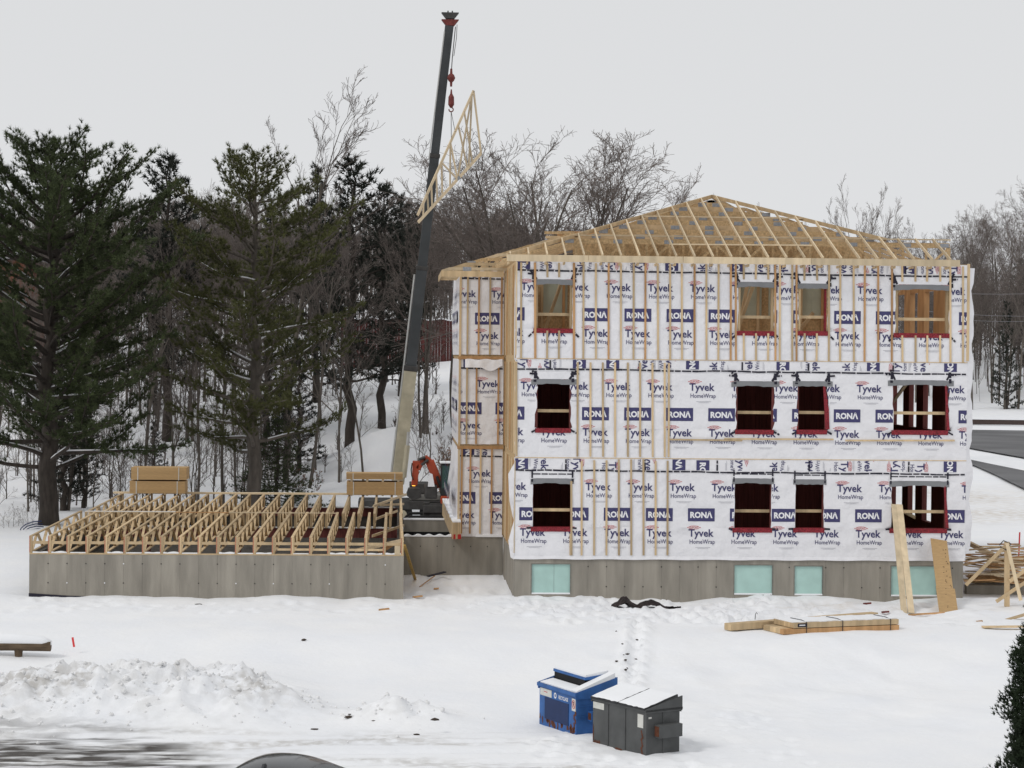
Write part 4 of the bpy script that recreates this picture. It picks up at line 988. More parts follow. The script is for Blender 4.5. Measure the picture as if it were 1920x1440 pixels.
# cedar at the right edge of the lot
def cedar(seed, H, rad, n):
    rs = np.random.RandomState(seed); tk = MB().tube([(0, 0, -.3), (0.02, 0, H*.5), (0, 0, H*.96)], [.09, .06, .01], 7)
    P = []; D = []
    for i in range(n):
        t = rs.uniform(0, 1)**.8; z = .15+(H-.15)*t; az = rs.uniform(0, 6.28); lump = 1+.30*math.sin(az*3+z*2.2)+.14*math.sin(az*7-z*4)+.16*math.sin(z*7+az*2)
        r_ = rad*(1-t)**.72*lump*rs.uniform(.6, 1.03)
        for q in range(5):
            P.append((math.cos(az)*r_+rs.normal(0, .05), math.sin(az)*r_+rs.normal(0, .05), z+rs.normal(0, .06))); D.append((math.cos(az)*.6, math.sin(az)*.6, .8))
    V, Fc = tufts(P, D, 7, .085, .011, rs, .55); return {'trunk': tk.mesh('trunk', barkg), 'crown': nmesh('crown', V, Fc, cedarm)}
cb = Vector((at(1972, 1440, 41).x, 41, LOT-.1))
plant('cedar_tree', 'dense dark green cedar at the edge of the snowy lot', 'tree', None, cedar(5, 5.2, .98, 6500), cb)
# ------------------------------------------------------------------ road and things beyond
asph = mat('asphalt', (.15, .15, .155), .85, .3, .15, bump=.2, bscale=12)
def strip(name, top, bot, z, mt):
    V = []; n_ = len(top)
    for a_, b_ in zip(top, bot): V += [on(*a_, z), on(*b_, z)]
    o = MB().add(V, [(2*i, 2*i+1, 2*i+3, 2*i+2) for i in range(n_-1)]).build(name, mt); tag(o, kind='structure'); return o
strip('near_road', [(1800, 857.5), (1860, 870), (1920, 882), (2000, 899), (2150, 930)], [(1800, 861), (1860, 887), (1920, 916), (2000, 953), (2150, 1022)], .14, asph)
strip('far_road', [(1780, 805), (1920, 807), (2200, 811)], [(1780, 833), (1920, 858), (2200, 908)], .14, asph)
a_ = on(1790, 795, .1); b_ = on(2200, 801, .1)
rw = empty('retaining_wall', (a_.x, a_.y, 0), 'low dark roadside wall capped with snow', 'wall')
Off((a_.x, a_.y, 0)).bar(a_+Vector((0, 0, .3)), b_+Vector((0, 0, .3)), .4, .6).build('wall_face', mat('dark_brown_wall', (.07, .05, .045), .9), rw)
Off((a_.x, a_.y, 0)).bar(a_+Vector((0, 0, .72)), b_+Vector((0, 0, .72)), .5, .22).build('snow_cap', snowm, rw)
# red board fence on the hill: boards, posts, snow
fm = mat('red_fence', (.11, .036, .033), .85, .25, 2, rnd=.2)
fa, fb = at(640, 640, 150), at(880, 640, 153)
fr = empty('board_fence', (fa.x, fa.y, 0), 'long dark red board fence on the snowy hill', 'fence'); fo = Vector((fa.x, fa.y, 0))
n_ = 44
for i in range(n_):
    p = fa.lerp(fb, i/n_); q = fa.lerp(fb, (i+1)/n_); zb = hz(p.x, p.y)-.3; zt_ = at(760, 599, 151).z+.06*math.sin(i*.8)
    Off(fo).box((p.x+.006, p.y, zb), (q.x-.006, p.y+.05, zt_)).build('board', fm, fr)
    if i % 7 == 0: Off(fo).box((p.x-.06, p.y-.06, zb), (p.x+.06, p.y-.005, zt_+.08)).build('post', fm, fr)
    Off(fo).box((p.x, p.y-.04, zt_+.002), (q.x, p.y+.09, zt_+.09)).build('snow_cap', snowm, fr)
# brick house far left
brick = mat('brick_wall', (.20, .075, .045), .85, .25, 4, rnd=.0)
hb_ = at(-20, 560, 146); ho = Vector((hb_.x, hb_.y, hz(hb_.x, hb_.y)-.3)); hs = empty('brick_house', ho, 'orange brick house glimpsed behind the big dark pine', 'house')
zt_ = at(40, 488, 146).z-ho.z; wx = at(48, 500, 146).x-ho.x
MB().box((wx-9, 0, 0), (wx, 8, zt_)).build('wall', brick, hs)
MB().prism([(wx-9.4, zt_+.01), (wx+.4, zt_+.01), (wx-4.5, zt_+2.2)], -.4, 8.4).build('roof', mat('dark_shingles', (.05, .045, .045), .9), hs)
MB().prism([(wx-9.5, zt_+.1), (wx+.5, zt_+.1), (wx-4.5, zt_+2.4)], -.5, 8.5).build('roof_snow', snowm, hs)
for wx_ in (wx-1.9, wx-5.5):
    w_ = MB().box((wx_-.7, -.06, zt_-2.0), (wx_+.5, -.005, zt_-.7)).build('window', whitep, hs); MB().box((wx_-.6, -.08, zt_-1.9), (wx_+.4, -.065, zt_-.8)).build('pane', dark, w_)
# utility poles and wires right of the house
pw = mat('pole_wood', (.10, .075, .06), .9)
pl = []
for px in (1560, 2120):
    x = at(px, 700, 185).x; z = hz(x, 185); po = empty('utility_pole', (x, 185, z), 'wooden utility pole behind the house' if px == 1560 else 'wooden utility pole beside the road', 'pole')
    MB().tube([(0, 0, -1), (0, 0, 13)], [.16, .11], 8).build('shaft', pw, po); MB().box((-1, -.06, 12.0), (1, .06, 12.15)).build('crossarm', pw, po); pl.append(x)
wm_ = mat('wire', (.30, .30, .32), .5)
for y0, y1, lab in ((551, 553, 'thin upper power line right of the house'), (590, 598, 'middle power line right of the house'), (601, 607, 'lowest power line right of the house')):
    a_ = at(1815, y0, 185); b_ = at(1920, y1, 185); g = (b_.z-a_.z)/(b_.x-a_.x); pts = [Vector((pl[0]+(pl[1]-pl[0])*i/16, 184.8, 0)) for i in range(17)]
    for p in pts: s_ = (p.x-pl[0])/(pl[1]-pl[0]); p.z = a_.z+g*(p.x-a_.x)*.5+1.0*(s_*2-1)**2
    c0 = pts[0].copy(); tag(Off(c0).tube(pts, .013, 4).build('power_line', wm_), lab, 'power line', 'power lines right of the house')

# ------------------------------------------------------------------ mobile crane
beige = mat('beige_paint', (.46, .42, .31), .5, .18, 2.5, bump=.03)
boomd = mat('dark_boom_paint', (.058, .064, .068), .45, .2, 1.5)
steel = mat('dark_steel', (.06, .058, .056), .6, .3, 4)
rust = mat('red_hook_paint', (.16, .035, .03), .6, .4, 8)
tyre = mat('tyre_rubber', (.02, .02, .02), .85)
crane = empty('mobile_crane', at(742, 985, 101), 'truck crane with raised beige and black telescopic boom lifting a truss', 'crane'); CO = crane.location.copy()
CO.z = 0; crane.location = CO
B0_ = at(746, 905, 101.2); B1_ = at(843, 44, 98.6); bd = (B1_-B0_)
ux = Vector((1, 0, 0))
def seg(y0, y1, w, h, name, mt, par):
    t0 = (905-y0)/(905-44); t1 = (905-y1)/(905-44)
    return Off(CO).bar(B0_+bd*t0, B0_+bd*t1, w, h, up=(0, 1, 0)).build(name, mt, par, bevel=.03)
s0 = seg(905, 684, .60, .75, 'base_boom', beige, crane)
s1 = seg(700, 496, .50, .62, 'boom_section', boomd, crane); s2 = seg(510, 286, .44, .54, 'boom_section', boomd, crane); s3 = seg(300, 48, .40, .47, 'boom_section', boomd, crane)
seg(690, 680, .66, .80, 'collar', steel, s0); seg(500, 492, .56, .66, 'collar', steel, s1); seg(291, 283, .50, .6, 'collar', steel, s2)
Off(CO).bar(B0_+bd*.02+Vector((-.36, -.1, 0)), B0_+bd*.46+Vector((-.31, -.1, 0)), .05, .10).build('hose_rail', mat('light_metal', (.45, .45, .44), .5), s0)
Off(CO).bar(at(806, 300, 99.0)+Vector((-.05, -.2, 0)), at(838, 60, 98.5)+Vector((-.12, -.2, 0)), .03, .05).build('edge_rail', MATS['light_metal'], s3)
Off(CO).tube([at(757, 895, 100.6), at(764, 835, 100.5)], .13, 10).build('lift_cylinder', beige, crane); Off(CO).tube([at(764, 835, 100.5), at(766, 810, 100.5)], .08, 10).build('piston_rod', MATS['light_metal'], crane)
Off(CO).bar(at(752, 826, 100.7), at(768, 826, 100.7), .2, .25).build('cylinder_pin', steel, crane)
# head with sheave plates
for k_, yy in enumerate((30, 43)):
    h_ = Off(CO); c_ = at(844, yy, 98.6); hw = .40
    h_.prism([(c_.x-hw, c_.z+.14), (c_.x+hw, c_.z+.14), (c_.x+.18, c_.z-.14), (c_.x-.18, c_.z-.14)], 98.4, 98.8); h_.build('head_plate', rust if k_ else steel, s3)
for dx in (-.1, .1): c_ = at(844, 27, 98.6); Off(CO).tube([(c_.x+dx-.03, 98.6, c_.z), (c_.x+dx+.03, 98.6, c_.z)], .17, 14).build('sheave', steel, s3)
# hoist line, ball, hook block
hk = at(846, 190, 98.3); tpz = at(852, 48, 98.3)
Off(CO).tube([at(854, 50, 98.3), at(848, 110, 98.3), at(846, 140, 98.3)], .022, 5).build('hoist_line', steel, crane)
Off(CO).tube([at(857, 46, 98.3), at(856, 70, 98.3), at(851, 105, 98.3)], .015, 5).build('limit_line', steel, crane)
bl = at(846, 146, 98.3); ball = Off(CO)
ball.tube([bl+Vector((0, 0, .42)), bl+Vector((0, 0, .2)), bl+Vector((0, 0, .14)), bl+Vector((0, 0, 0)), bl-Vector((0, 0, .14)), bl-Vector((0, 0, .2)), bl-Vector((0, 0, .4))], [.05, .06, .13, .19, .13, .06, .05], 12); ball.build('headache_ball', rust, crane)
hkb = Off(CO); hkb.tube([hk+Vector((0, 0, .55)), hk+Vector((0, 0, .35)), hk+Vector((0, 0, .2)), hk-Vector((0, 0, .15)), hk-Vector((0, 0, .3))], [.03, .05, .13, .14, .05], 8)
hkb.tube([hk+Vector((math.sin(t_)*.1, 0, -.38+math.cos(t_)*.1)) for t_ in [i*.55 for i in range(10)]], .03, 6); hkb.build('hook_block', rust, crane)
# carrier
gz = 0.0
x0_, x1_ = at(672, 960, 101).x, at(850, 960, 101).x+1.5
MB_ = Off(CO); MB_.box((x0_, 99.9, .75), (x1_, 102.4, 1.15)); dk = MB_.build('carrier_deck', steel, crane, bevel=.03)
for i in range(5):
    xx = x0_+.7+i*1.35
    for yy in (99.95, 102.0):
        w_ = Off(CO); w_.tube([(xx, yy, .5), (xx, yy+.32, .5)], .5, 18); w_ = w_.build('wheel', tyre, crane); Off(CO).tube([(xx, yy-.02, .5), (xx, yy+.01, .5)], .24, 12).build('rim', beige, w_)
Off(CO).box((x0_+2.4, 100.1, 1.16), (x0_+4.3, 102.2, 1.45)).build('turntable', mat('grey_paint', (.20, .195, .18), .6, .2, 3), crane, bevel=.05)
cbn = Off(CO).box((x0_+4.7, 99.9, 1.16), (x0_+5.5, 101.0, 2.3)).build('operator_cab', MATS['grey_paint'], crane, bevel=.06)
Off(CO).box((x0_+4.8, 99.86, 1.6), (x0_+5.4, 99.895, 2.2)).build('cab_window', mat('dark_glass', (.02, .028, .03), .08, spec=.6), cbn)
Off(CO).box((x0_+2.4, 100.2, 1.46), (x0_+3.3, 102.1, 1.95)).build('winch_housing', steel, crane, bevel=.04)
Off(CO).box((x0_+.1, 99.8, .5), (x0_+.5, 102.5, .75)).build('outrigger_beam', mat('crane_red', (.32, .03, .03), .55), crane)
bq = at(776, 907, 98.2)
Off(CO).tube([bq-Vector((0, 0, .35)), bq-Vector((0, 0, .1))], .04, 6).build('beacon_stem', steel, crane)
Off(CO).tube([bq-Vector((0, 0, .1)), bq-Vector((0, 0, .06)), bq+Vector((0, 0, .06)), bq+Vector((0, 0, .11))], [.07, .1, .09, .03], 10).build('amber_beacon', mat('amber_lamp', (1, .42, .05), .4, emit=3.0), crane)
# truss hanging on the hook: built on its own slanted plane
TA, TB, TC_, TD = at(783, 404, 96.4), at(888, 170, 98.6), at(902, 288, 98.9), at(784, 417, 96.4)
trs = empty('hanging_roof_truss', hk-Vector((0, 0, 1.2)), 'pale timber roof truss hanging tilted from the crane hook', 'truss'); TO = trs.location.copy()
nrm = (TB-TA).cross(TC_-TA).normalized()
def tm(a_, b_, name, w=.10, par=trs, mt=woodp): return Off(TO).bar(a_, b_, .042, w, up=nrm.cross((b_-a_).normalized())).build(name, mt, par)
tm(TA, TB, 'top_chord', .12); tm(TD, TC_, 'bottom_chord', .13); tm(TB, TC_, 'end_post', .09)
for f0, f1 in ((.10, .08), (.17, .16), (.24, .22), (.33, .30), (.42, .38), (.42, .62), (.58, .5), (.58, .62), (.72, .78), (.83, .86), (.97, .62), (.97, .80)):
    tm(TA.lerp(TB, f0), TD.lerp(TC_, f1), 'web', .075)
pc = TD.lerp(TC_, .62); Off(TO).bar(pc-Vector((.12, 0, .06)), pc+Vector((.12, 0, .1)), .06, .16).build('nail_plate', plate, trs)
for f_, dx in ((.60, -.05), (.66, .05)):
    p = TA.lerp(TB, f_); tag(Off(p).tube([hk-Vector((0, 0, .45)), p+Vector((dx*.2, -.03, .03))], .014, 4).build('lifting_sling', steel), 'thin lifting sling between crane hook and hanging truss', 'sling', 'slings under the crane hook')

# ------------------------------------------------------------------ excavator
orange = mat('orange_paint', (.42, .07, .03), .45, .15, 3, coat=.2)
EX = at(822, 985, 97.0); EX.z = 0
exc = empty('excavator', EX, 'orange excavator with folded arm beside the wrapped wing', 'excavator')
def eb(): return Off(EX)
for yy in (95.9, 98.0):
    t_ = eb(); c_ = EX.x; pts = [(c_-1.3, yy, .08), (c_-1.62, yy, .40), (c_-1.3, yy, .72), (c_+1.3, yy, .72), (c_+1.62, yy, .40), (c_+1.3, yy, .08), (c_-1.3, yy, .08)]
    for p, q in zip(pts[:-1], pts[1:]): t_.bar(p, q, .42, .10)
    tr_ = t_.build('track', tyre, exc)
    for i in range(5): eb().tube([(c_-1.1+i*.55, yy-.12, .36), (c_-1.1+i*.55, yy+.12, .36)], .22, 12).build('track_roller', steel, tr_)
eb().box((EX.x-.7, 96.1, .45), (EX.x+.7, 97.8, .85)).build('undercarriage', steel, exc)
hs_ = eb().box((EX.x-.7, 96.0, .86), (EX.x+1.9, 97.9, 1.25)).build('slew_deck', steel, exc, bevel=.05)
eb().box((EX.x+.75, 96.1, 1.26), (EX.x+1.9, 97.8, 1.95)).build('engine_cover', orange, exc, bevel=.1)
p0, p1 = at(796, 935, 96.2), at(820, 915, 96.2); eb().box((p0.x, 96.0, p0.z), (p1.x, 97.4, p1.z+.15)).build('front_cowl', steel, exc, bevel=.08)
p0, p1 = at(826, 930, 96.0), at(853, 869, 96.0)
cb_ = eb().box((p0.x, 96.0, p0.z), (p1.x+.25, 97.2, p1.z)).build('cab', mat('cab_black', (.03, .032, .034), .4), exc, bevel=.06)
eb().box((p0.x+.07, 95.97, p0.z+.35), (p1.x+.15, 95.995, p1.z-.1)).build('cab_window', mat('green_glass', (.05, .10, .09), .08, spec=.6), cb_)
eb().box((p0.x-.04, 95.9, p1.z+.005), (p1.x+.3, 97.25, p1.z+.05)).build('roof_snow', snowm, cb_)
p0, p1 = at(826, 945, 96.0), at(853, 930, 96.0); eb().box((p0.x, 95.98, p0.z), (p1.x+.5, 97.3, p1.z)).build('cab_base', orange, exc, bevel=.05)
p0, p1 = at(805, 1000, 95.6), at(852, 945, 95.6); eb().box((p0.x, 96.05, p0.z), (p1.x+.2, 97.2, p1.z)).build('lower_body', steel, exc, bevel=.05)
def limb(pts, w, name, mt=orange, wid=.28):
    m_ = eb(); P_ = [at(a_, b_, 96.7) for a_, b_ in pts]
    for i in range(len(P_)-1): m_.bar(P_[i], P_[i+1]+(P_[i+1]-P_[i]).normalized()*.05, wid, w[i], up=(1, 0, .3))
    return m_.build(name, mt, exc, bevel=.03)
bm_ = limb([(823, 915), (814, 885), (806, 866), (797, 859)], [.42, .40, .30], 'boom')
limb([(799, 861), (790, 868), (784, 878)], [.26, .24], 'arm_link'); st_ = limb([(780, 864), (779, 888), (777, 908)], [.30, .28], 'stick')
for a_, b_ in (((784, 862), (797, 857)), ((790, 872), (803, 862))): eb().tube([at(*a_, 96.5), at(*b_, 96.5)], .06, 8).build('ram', steel, bm_)
eb().tube([at(826, 912, 96.4), at(819, 893, 96.4)], .07, 8).build('ram', steel, bm_)
eb().tube([at(773, 868, 96.5), at(771, 880, 96.5), at(772, 892, 96.5), at(775, 900, 96.5)], .03, 6).build('hose', tyre, st_)
mb = eb(); c_ = at(778, 915, 96.7); mb.prism([(c_.x-.3, c_.z), (c_.x+.22, c_.z), (c_.x+.3, c_.z-.4), (c_.x-.1, c_.z-.55), (c_.x-.4, c_.z-.3)], 96.3, 97.1); mb.build('bucket', steel, exc)
mb = eb(); c_ = at(806, 900, 96.1); mb.prism([(c_.x-.1, c_.z-.35), (c_.x+.22, c_.z-.3), (c_.x+.12, c_.z+.25), (c_.x, c_.z+.3)], 96.0, 96.4); mb.build('boom_snow', snowm, exc)

# ------------------------------------------------------------------ timber bundles
def boards(name, label, cat, org, a_, b_, nx_, nz_, w, h, mt, gap=.004, up=(0, 0, 1), group=None, endm=None):
    """bundle of boards running from a_ to b_, nx_ wide and nz_ high: each board a part"""
    t_ = empty(name, org, label, cat, group); d = (b_-a_).normalized(); sd = d.cross(Vector(up)).normalized()
    for i in range(nx_):
        for j in range(nz_):
            of = sd*((i-(nx_-1)/2)*(w+gap))+Vector(up)*((j+.5)*(h+gap)); s_ = R.uniform(-.02, .02)
            Off(org).bar(a_+of+d*s_, b_+of+d*s_, w, h, up=up).build('board', mt, t_)
    return t_, d, sd
# truss bundle across the recess wall, snow on top, red painted end
a_ = Vector((at(856, 1014, 76.7).x, 76.7, ZF-.02)); b_ = Vector((at(836, 975, 87.5).x, 87.5, 1.45))
t_, d, sd = boards('truss_bundle', 'bundle of floor trusses with red painted end lying across the low wall', 'timber bundle', Vector((a_.x, a_.y, 0)), a_, b_, 8, 1, .036, .60, wood, gap=.003)
Off((a_.x, a_.y, 0)).bar(a_-d*.004+Vector((0, 0, .09)), a_+d*.35+Vector((0, 0, .09)), .325, .17).build('red_end', mat('bright_red_paint', (.42, .02, .02), .6), t_)
mb = Off((a_.x, a_.y, 0))
for i in range(20): mb.bar(a_.lerp(b_, i/20)+Vector((0, 0, .63+.015*math.sin(i))), a_.lerp(b_, (i+1)/20)+Vector((0, 0, .63+.015*math.sin(i+1))), .30+.03*math.sin(i*2), .05)
mb.build('bundle_snow', snowm, t_)
# sheet stacks standing on the back of the trusses
ply = mat('sheet_goods', (.50, .33, .16), .7, .12, 6, (1, 1, 6), rnd=.06)
strapw = mat('white_strap', (.62, .60, .55), .6)
for px0, px1, yb, yt, lab in ((243, 347, 918, 877, 'double stack of tan sheathing panels with white straps on the trusses'), (650, 756, 920, 888, 'wide stack of tan sheathing panels beside the crane boom')):
    Y_ = 90.6; p = at(px0, yb, Y_); q = at(px1, yt, Y_); zb = ZF+.037+TH+.05; org = Vector((p.x, Y_, zb-.05)); st_ = empty('panel_stack', org, lab, 'panel stack')
    Hh = q.z-zb; lv = ((0, .47), (.53, 1)) if px0 < 400 else ((0, .60), (.72, 1))
    for li, (f0, f1) in enumerate(lv):
        ox = (.0, .06)[li] if px0 < 400 else (0, -.02)[li]
        nsh = 8
        for i in range(nsh):
            z0_ = zb+Hh*(f0+(f1-f0)*i/nsh); z1_ = zb+Hh*(f0+(f1-f0)*(i+1)/nsh)-.003
            Off(org).box((p.x+ox+R.uniform(-.006, .006), Y_+R.uniform(-.006, .006), z0_), (q.x+ox, Y_+1.2, z1_)).build('panel', ply, st_)
        for fx in (.12, .86):
            xx = p.x+ox+(q.x-p.x)*fx; Off(org).box((xx-.02, Y_-.012, zb+Hh*f0-.03), (xx+.02, Y_-.008, zb+Hh*f1+.004)).build('strap', strapw, st_)
    for i in range(4):
        xx = p.x+.2+(q.x-p.x-.4)*i/3; Off(org).box((xx-.045, Y_+.02, zb-.05), (xx+.045, Y_+1.18, zb-.003)).build('bearer', woodp, st_)
        if px0 > 400: Off(org).box((xx-.045, Y_+.02, zb+Hh*.605), (xx+.045, Y_+1.18, zb+Hh*.715)).build('bearer', woodp, st_)
# banded lumber on the snow
def gp(px, py): # ground point under a pixel, following the terrain
    p = on(px, py, 0.)
    for _ in range(4): p = on(px, py, hz(p.x, p.y))
    return p
a_, b_ = gp(1488, 1189), gp(1685, 1181); d = (b_-a_).normalized(); bk = Vector((-d.y, d.x, 0))
t_ = empty('lumber_bundle', a_, 'banded bundle of planks with black straps lying on the snow', 'lumber')
for j, (z0_, hh, n_, sh) in enumerate(((.0, .15, 6, -.35), (.17, .15, 6, .0))):
    for i in range(n_):
        of = bk*(.09+i*.19)+Vector((0, 0, z0_+hh/2)); Off(a_).bar(a_+of+d*sh, b_+of+d*R.uniform(-.03, .03), .184, hh).build('plank', (wood, woodo)[j == 0 and i == 0], t_)
mb = Off(a_)
for i in range(16): mb.bar(a_.lerp(b_, i/16)+bk*.57+Vector((0, 0, .335)), a_.lerp(b_, (i+1)/16)+bk*.57+Vector((0, 0, .335)), 1.0+.08*math.sin(i*1.9), .025)
mb.build('bundle_snow', snowm, t_)
for f_ in (.12, .46, .92): p = a_.lerp(b_, f_); Off(a_).tube([p+bk*-.006+Vector((0, 0, .0)), p+bk*-.008+Vector((0, 0, .33)), p+bk*.3+Vector((0, 0, .37)), p+bk*.9+Vector((0, 0, .36))], .012, 4).build('strap', tape, t_)
p = a_.lerp(b_, .12); lbx = Off(a_).bar(p+d*-.3-bk*.004+Vector((0, 0, .25)), p+d*.02-bk*.004+Vector((0, 0, .25)), .006, .11).build('label', tape, t_)
Off(a_).bar(p+d*-.25-bk*.009+Vector((0, 0, .25)), p+d*-.05-bk*.009+Vector((0, 0, .25)), .002, .03).build('label_print', whitep, t_)
a_, b_ = gp(1364, 1183), gp(1640, 1161); d = (b_-a_).normalized()
tag(Off(a_).bar(a_+Vector((0, 0, .12)), b_+Vector((0, 0, .12)), .30, .20).build('timber_beam', wood, None, bevel=.01), 'long squared timber lying behind the banded planks', 'timber beam')
for px, py, h_ in ((1415, 1170, .30), (1552, 1168, .12)):
    p = gp(px, py); tag(Off(p).tube([p, p+Vector((.02, 0, h_)), p+Vector((.05, 0, h_+.05)), p+Vector((.08, 0, h_))], .012, 5).build('bent_rod', steel), 'small bent steel rod sticking up beside the timbers' if px < 1500 else 'short rod end showing above the banded planks', 'rod')
# boards leaning on the wall
b0, b1 = gp(1700, 1149), Vector((at(1681, 945, 69.85).x, 69.85, at(1681, 945, 69.85).z))
for dx, lab in ((-.10, 'long pale board leaning under the corner window, outer one'), (.13, 'long pale board leaning under the corner window beside its twin')):
    tag(Off(b0).bar(b0+Vector((dx+.02, 0, 0)), b1+Vector((dx*.75, 0, R.uniform(-.05, .03))), .20, .038, up=(0, -1, .3)).build('leaning_board', woodp), lab, 'board')
b0, b1 = gp(1779, 1150), at(1760, 1012, 69.85)
sh_ = empty('leaning_plywood', b0, 'tall strip of plywood with nail holes leaning on the foundation', 'plywood')
Off(b0).bar(b0, b0.lerp(b1, .34), .62, .02, up=(0, -1, .3)).build('lower_sheet', ply, sh_); Off(b0).bar(b0.lerp(b1, .341)+Vector((-.02, 0, 0)), b1, .55, .02, up=(0, -1, .3)).build('upper_sheet', ply, sh_)
mb = Off(b0); rr = random.Random(2)
for i in range(22): p = b0.lerp(b1, rr.uniform(.05, .9))+Vector((rr.uniform(-.02, .2), -.03, 0)); mb.tube([p, p+Vector((0, .02, 0))], .012, 5)
mb.build('nail_hole', dark, sh_)
# yellow prop against the open foundation, shovel and scraps
b0, b1 = gp(779, 1088), Vector((BX1+.03, 70.4, 1.75)); b1 = at(758, 1022, 70.3)
tag(Off(b0).bar(b0, b1, .09, .05).build('prop_board', mat('yellow_board', (.42, .27, .07), .7)), 'yellowish prop board leaning on the corner of the open foundation', 'board')
p, q = gp(787, 1103), at(822, 1082, 67.8); sv = empty('shovel', p, 'shovel with black blade and wooden handle on the snow', 'shovel')
q = gp(815, 1086)+Vector((0, 0, .12)); Off(p).tube([p+Vector((0, 0, .05)), q], .02, 6).build('handle', woodo, sv); Off(p).bar(q-Vector((.25, .0, .02)), q+Vector((.38, .25, .12)), .22, .03, up=(0, 0, 1)).build('blade', tape, sv)
for px, py, L_, lab in ((720, 1145, .35, 'small dark wood scrap on the snow below the open foundation'), (783, 1121, .35, 'twisted dark scrap near the shovel'), (818, 1106, .18, 'tiny chip of wood beside the shovel'), (1626, 1134, .28, 'red brown block end on the snow by the house'), (1660, 1150, .25, 'small reddish offcut near the leaning boards'), (1745, 1153, .9, 'thin lath lying below the leaning plywood'), (1715, 1155, .4, 'short lath at the foot of the leaning boards'), (1836, 1168, .2, 'tiny wood chip by the fallen planks')):
    p = gp(px, py); an = R.uniform(-.5, .5); dv = Vector((math.cos(an), math.sin(an)*.5, .06))*L_/2
    tag(Off(p).bar(p-dv+Vector((0, 0, .04)), p+dv+Vector((0, 0, .05)), .08, .05).build('wood_scrap', rust if 'red' in lab else woodo), lab, 'scrap')
# black crumpled membrane on the snow
p0 = gp(1212, 1141); rs = np.random.RandomState(3); nxg, nyg = 26, 9; V = []
for j in range(nyg):
    for i in range(nxg):
        u = i/(nxg-1); v = j/(nyg-1); X_ = (u-.5)*2.2; Yo = (v-.5)*(.8-.4*u)
        hgt = (.36*math.exp(-((u-.16)/.13)**2)+.24*math.exp(-((u-.55)/.17)**2)+.05)*(1-abs(v-.4)*1.3)+rs.uniform(-.04, .04)
        V.append((X_, Yo, max(.01, hgt)))
o = MB().add(V, [(j*nxg+i, j*nxg+i+1, (j+1)*nxg+i+1, (j+1)*nxg+i) for j in range(nyg-1) for i in range(nxg-1)]).build('crumpled_membrane', mat('black_membrane', (.022, .014, .014), .55, .5, 5)); o.location = p0
tag(o, 'crumpled black membrane lying on the snow before the house', 'membrane')
o2 = MB().add([(.5, -.2, .06), (1.2, -.1, .10), (.9, .1, .05), (.4, .1, .08)], [(0,1,2,3)]).build('grey_side', greyfl, o)

# debris yard at the right corner
yd = gp(1888, 1137); fr_ = empty('timber_frame', yd, 'rough timber trestle with diagonal braces beside the house corner', 'trestle')
post = yd+Vector((0, 0, .0)); top = at(1888, 1016, yd.y)
Off(yd).bar(post, top, .15, .12, up=(0, 1, 0)).build('post', wood, fr_)
for a_, b_, Ya, Yb in (((1811, 1097), (1885, 1024), -.1, -.1), ((1888, 1018), (1914, 1126), -.25, -.5), ((1868, 1128), (1922, 1092), -.2, -.2), ((1893, 1090), (1935, 1060), -.15, -.1)):
    Off(yd).bar(at(*a_, yd.y+Ya), at(*b_, yd.y+Yb), .04, .11).build('brace', woodp if Ya == -.25 else wood, fr_)
Off(yd).tube([top+Vector((-.28, -.1, -.1)), top+Vector((-.15, -.12, .05)), top+Vector((.1, -.12, -.05)), top+Vector((-.05, -.12, -.25)), top+Vector((-.25, -.1, -.15))], .02, 5).build('rope', steel, fr_)
cbk = at(1812, 1125, 72); tag(Off(cbk).box((cbk.x, 72, -.3), (cbk.x+3, 72.3, at(1812, 1097, 72).z)).build('concrete_curb', concrete, None, bevel=.02), 'low concrete wall stub behind the timber trestle', 'wall')
rr = random.Random(14); k = 0
names = ('pale', 'tan', 'weathered', 'short', 'long', 'thin', 'wide', 'split', 'knotty', 'snow dusted', 'crooked', 'clean cut', 'rough', 'narrow', 'broad', 'yellow')
for i in range(40):
    Y_ = 71.2+rr.uniform(0, 1.6); p = at(1830+rr.uniform(0, 95), 1098-72*(i/40)-rr.uniform(0, 8), Y_); L_ = rr.uniform(1.0, 2.6); an = rr.uniform(-.5, .5)
    d = Vector((math.cos(an), math.sin(an), rr.uniform(-.14, .12)))*L_/2
    tag(Off(p).bar(p-d, p+d, rr.uniform(.09, .22), .035).build('scrap_board', rr.choice((wood, woodp, woodo)), None), 'loose sawn board in the tangled heap of scrap timber beside the house', 'board', 'boards in the scrap heap')
for r_ in range(2):                                           # neat piles among the scrap
    p = at(1828+r_*34, 1092-r_*30, 72.6+r_); org = p.copy(); st_ = empty('board_pile', org, ('low pile of sawn boards beside the house corner', 'second pile of sawn boards behind the trestle')[r_], 'board pile')
    for j in range(6):
        for i in range(3): Off(org).bar(p+Vector((-.1+rr.uniform(-.15, .1), i*.2, j*.045)), p+Vector((2.1+rr.uniform(-.3, .3), i*.2+.25, j*.045+.02)), .18, .036).build('board', rr.choice((wood, woodp, woodo)), st_)
a_, b_ = at(1806, 1013, 75), at(1870, 1045, 74); tag(Off(a_).bar(a_, b_, .18, .14).build('timber_beam', wood), 'heavy beam with snow running into the scrap heap', 'timber beam')
hp = at(1865, 1085, 73.5); mb = MB(); rs = np.random.RandomState(9)
nr_ = 22; V = [];
for j in range(8):
    for i in range(nr_): a_ = 6.283*i/nr_; r_ = (1-j/8.)**.8; V.append((math.cos(a_)*2.6*r_, math.sin(a_)*1.5*r_, .75*(j/8.)+rs.uniform(-.05, .05)))
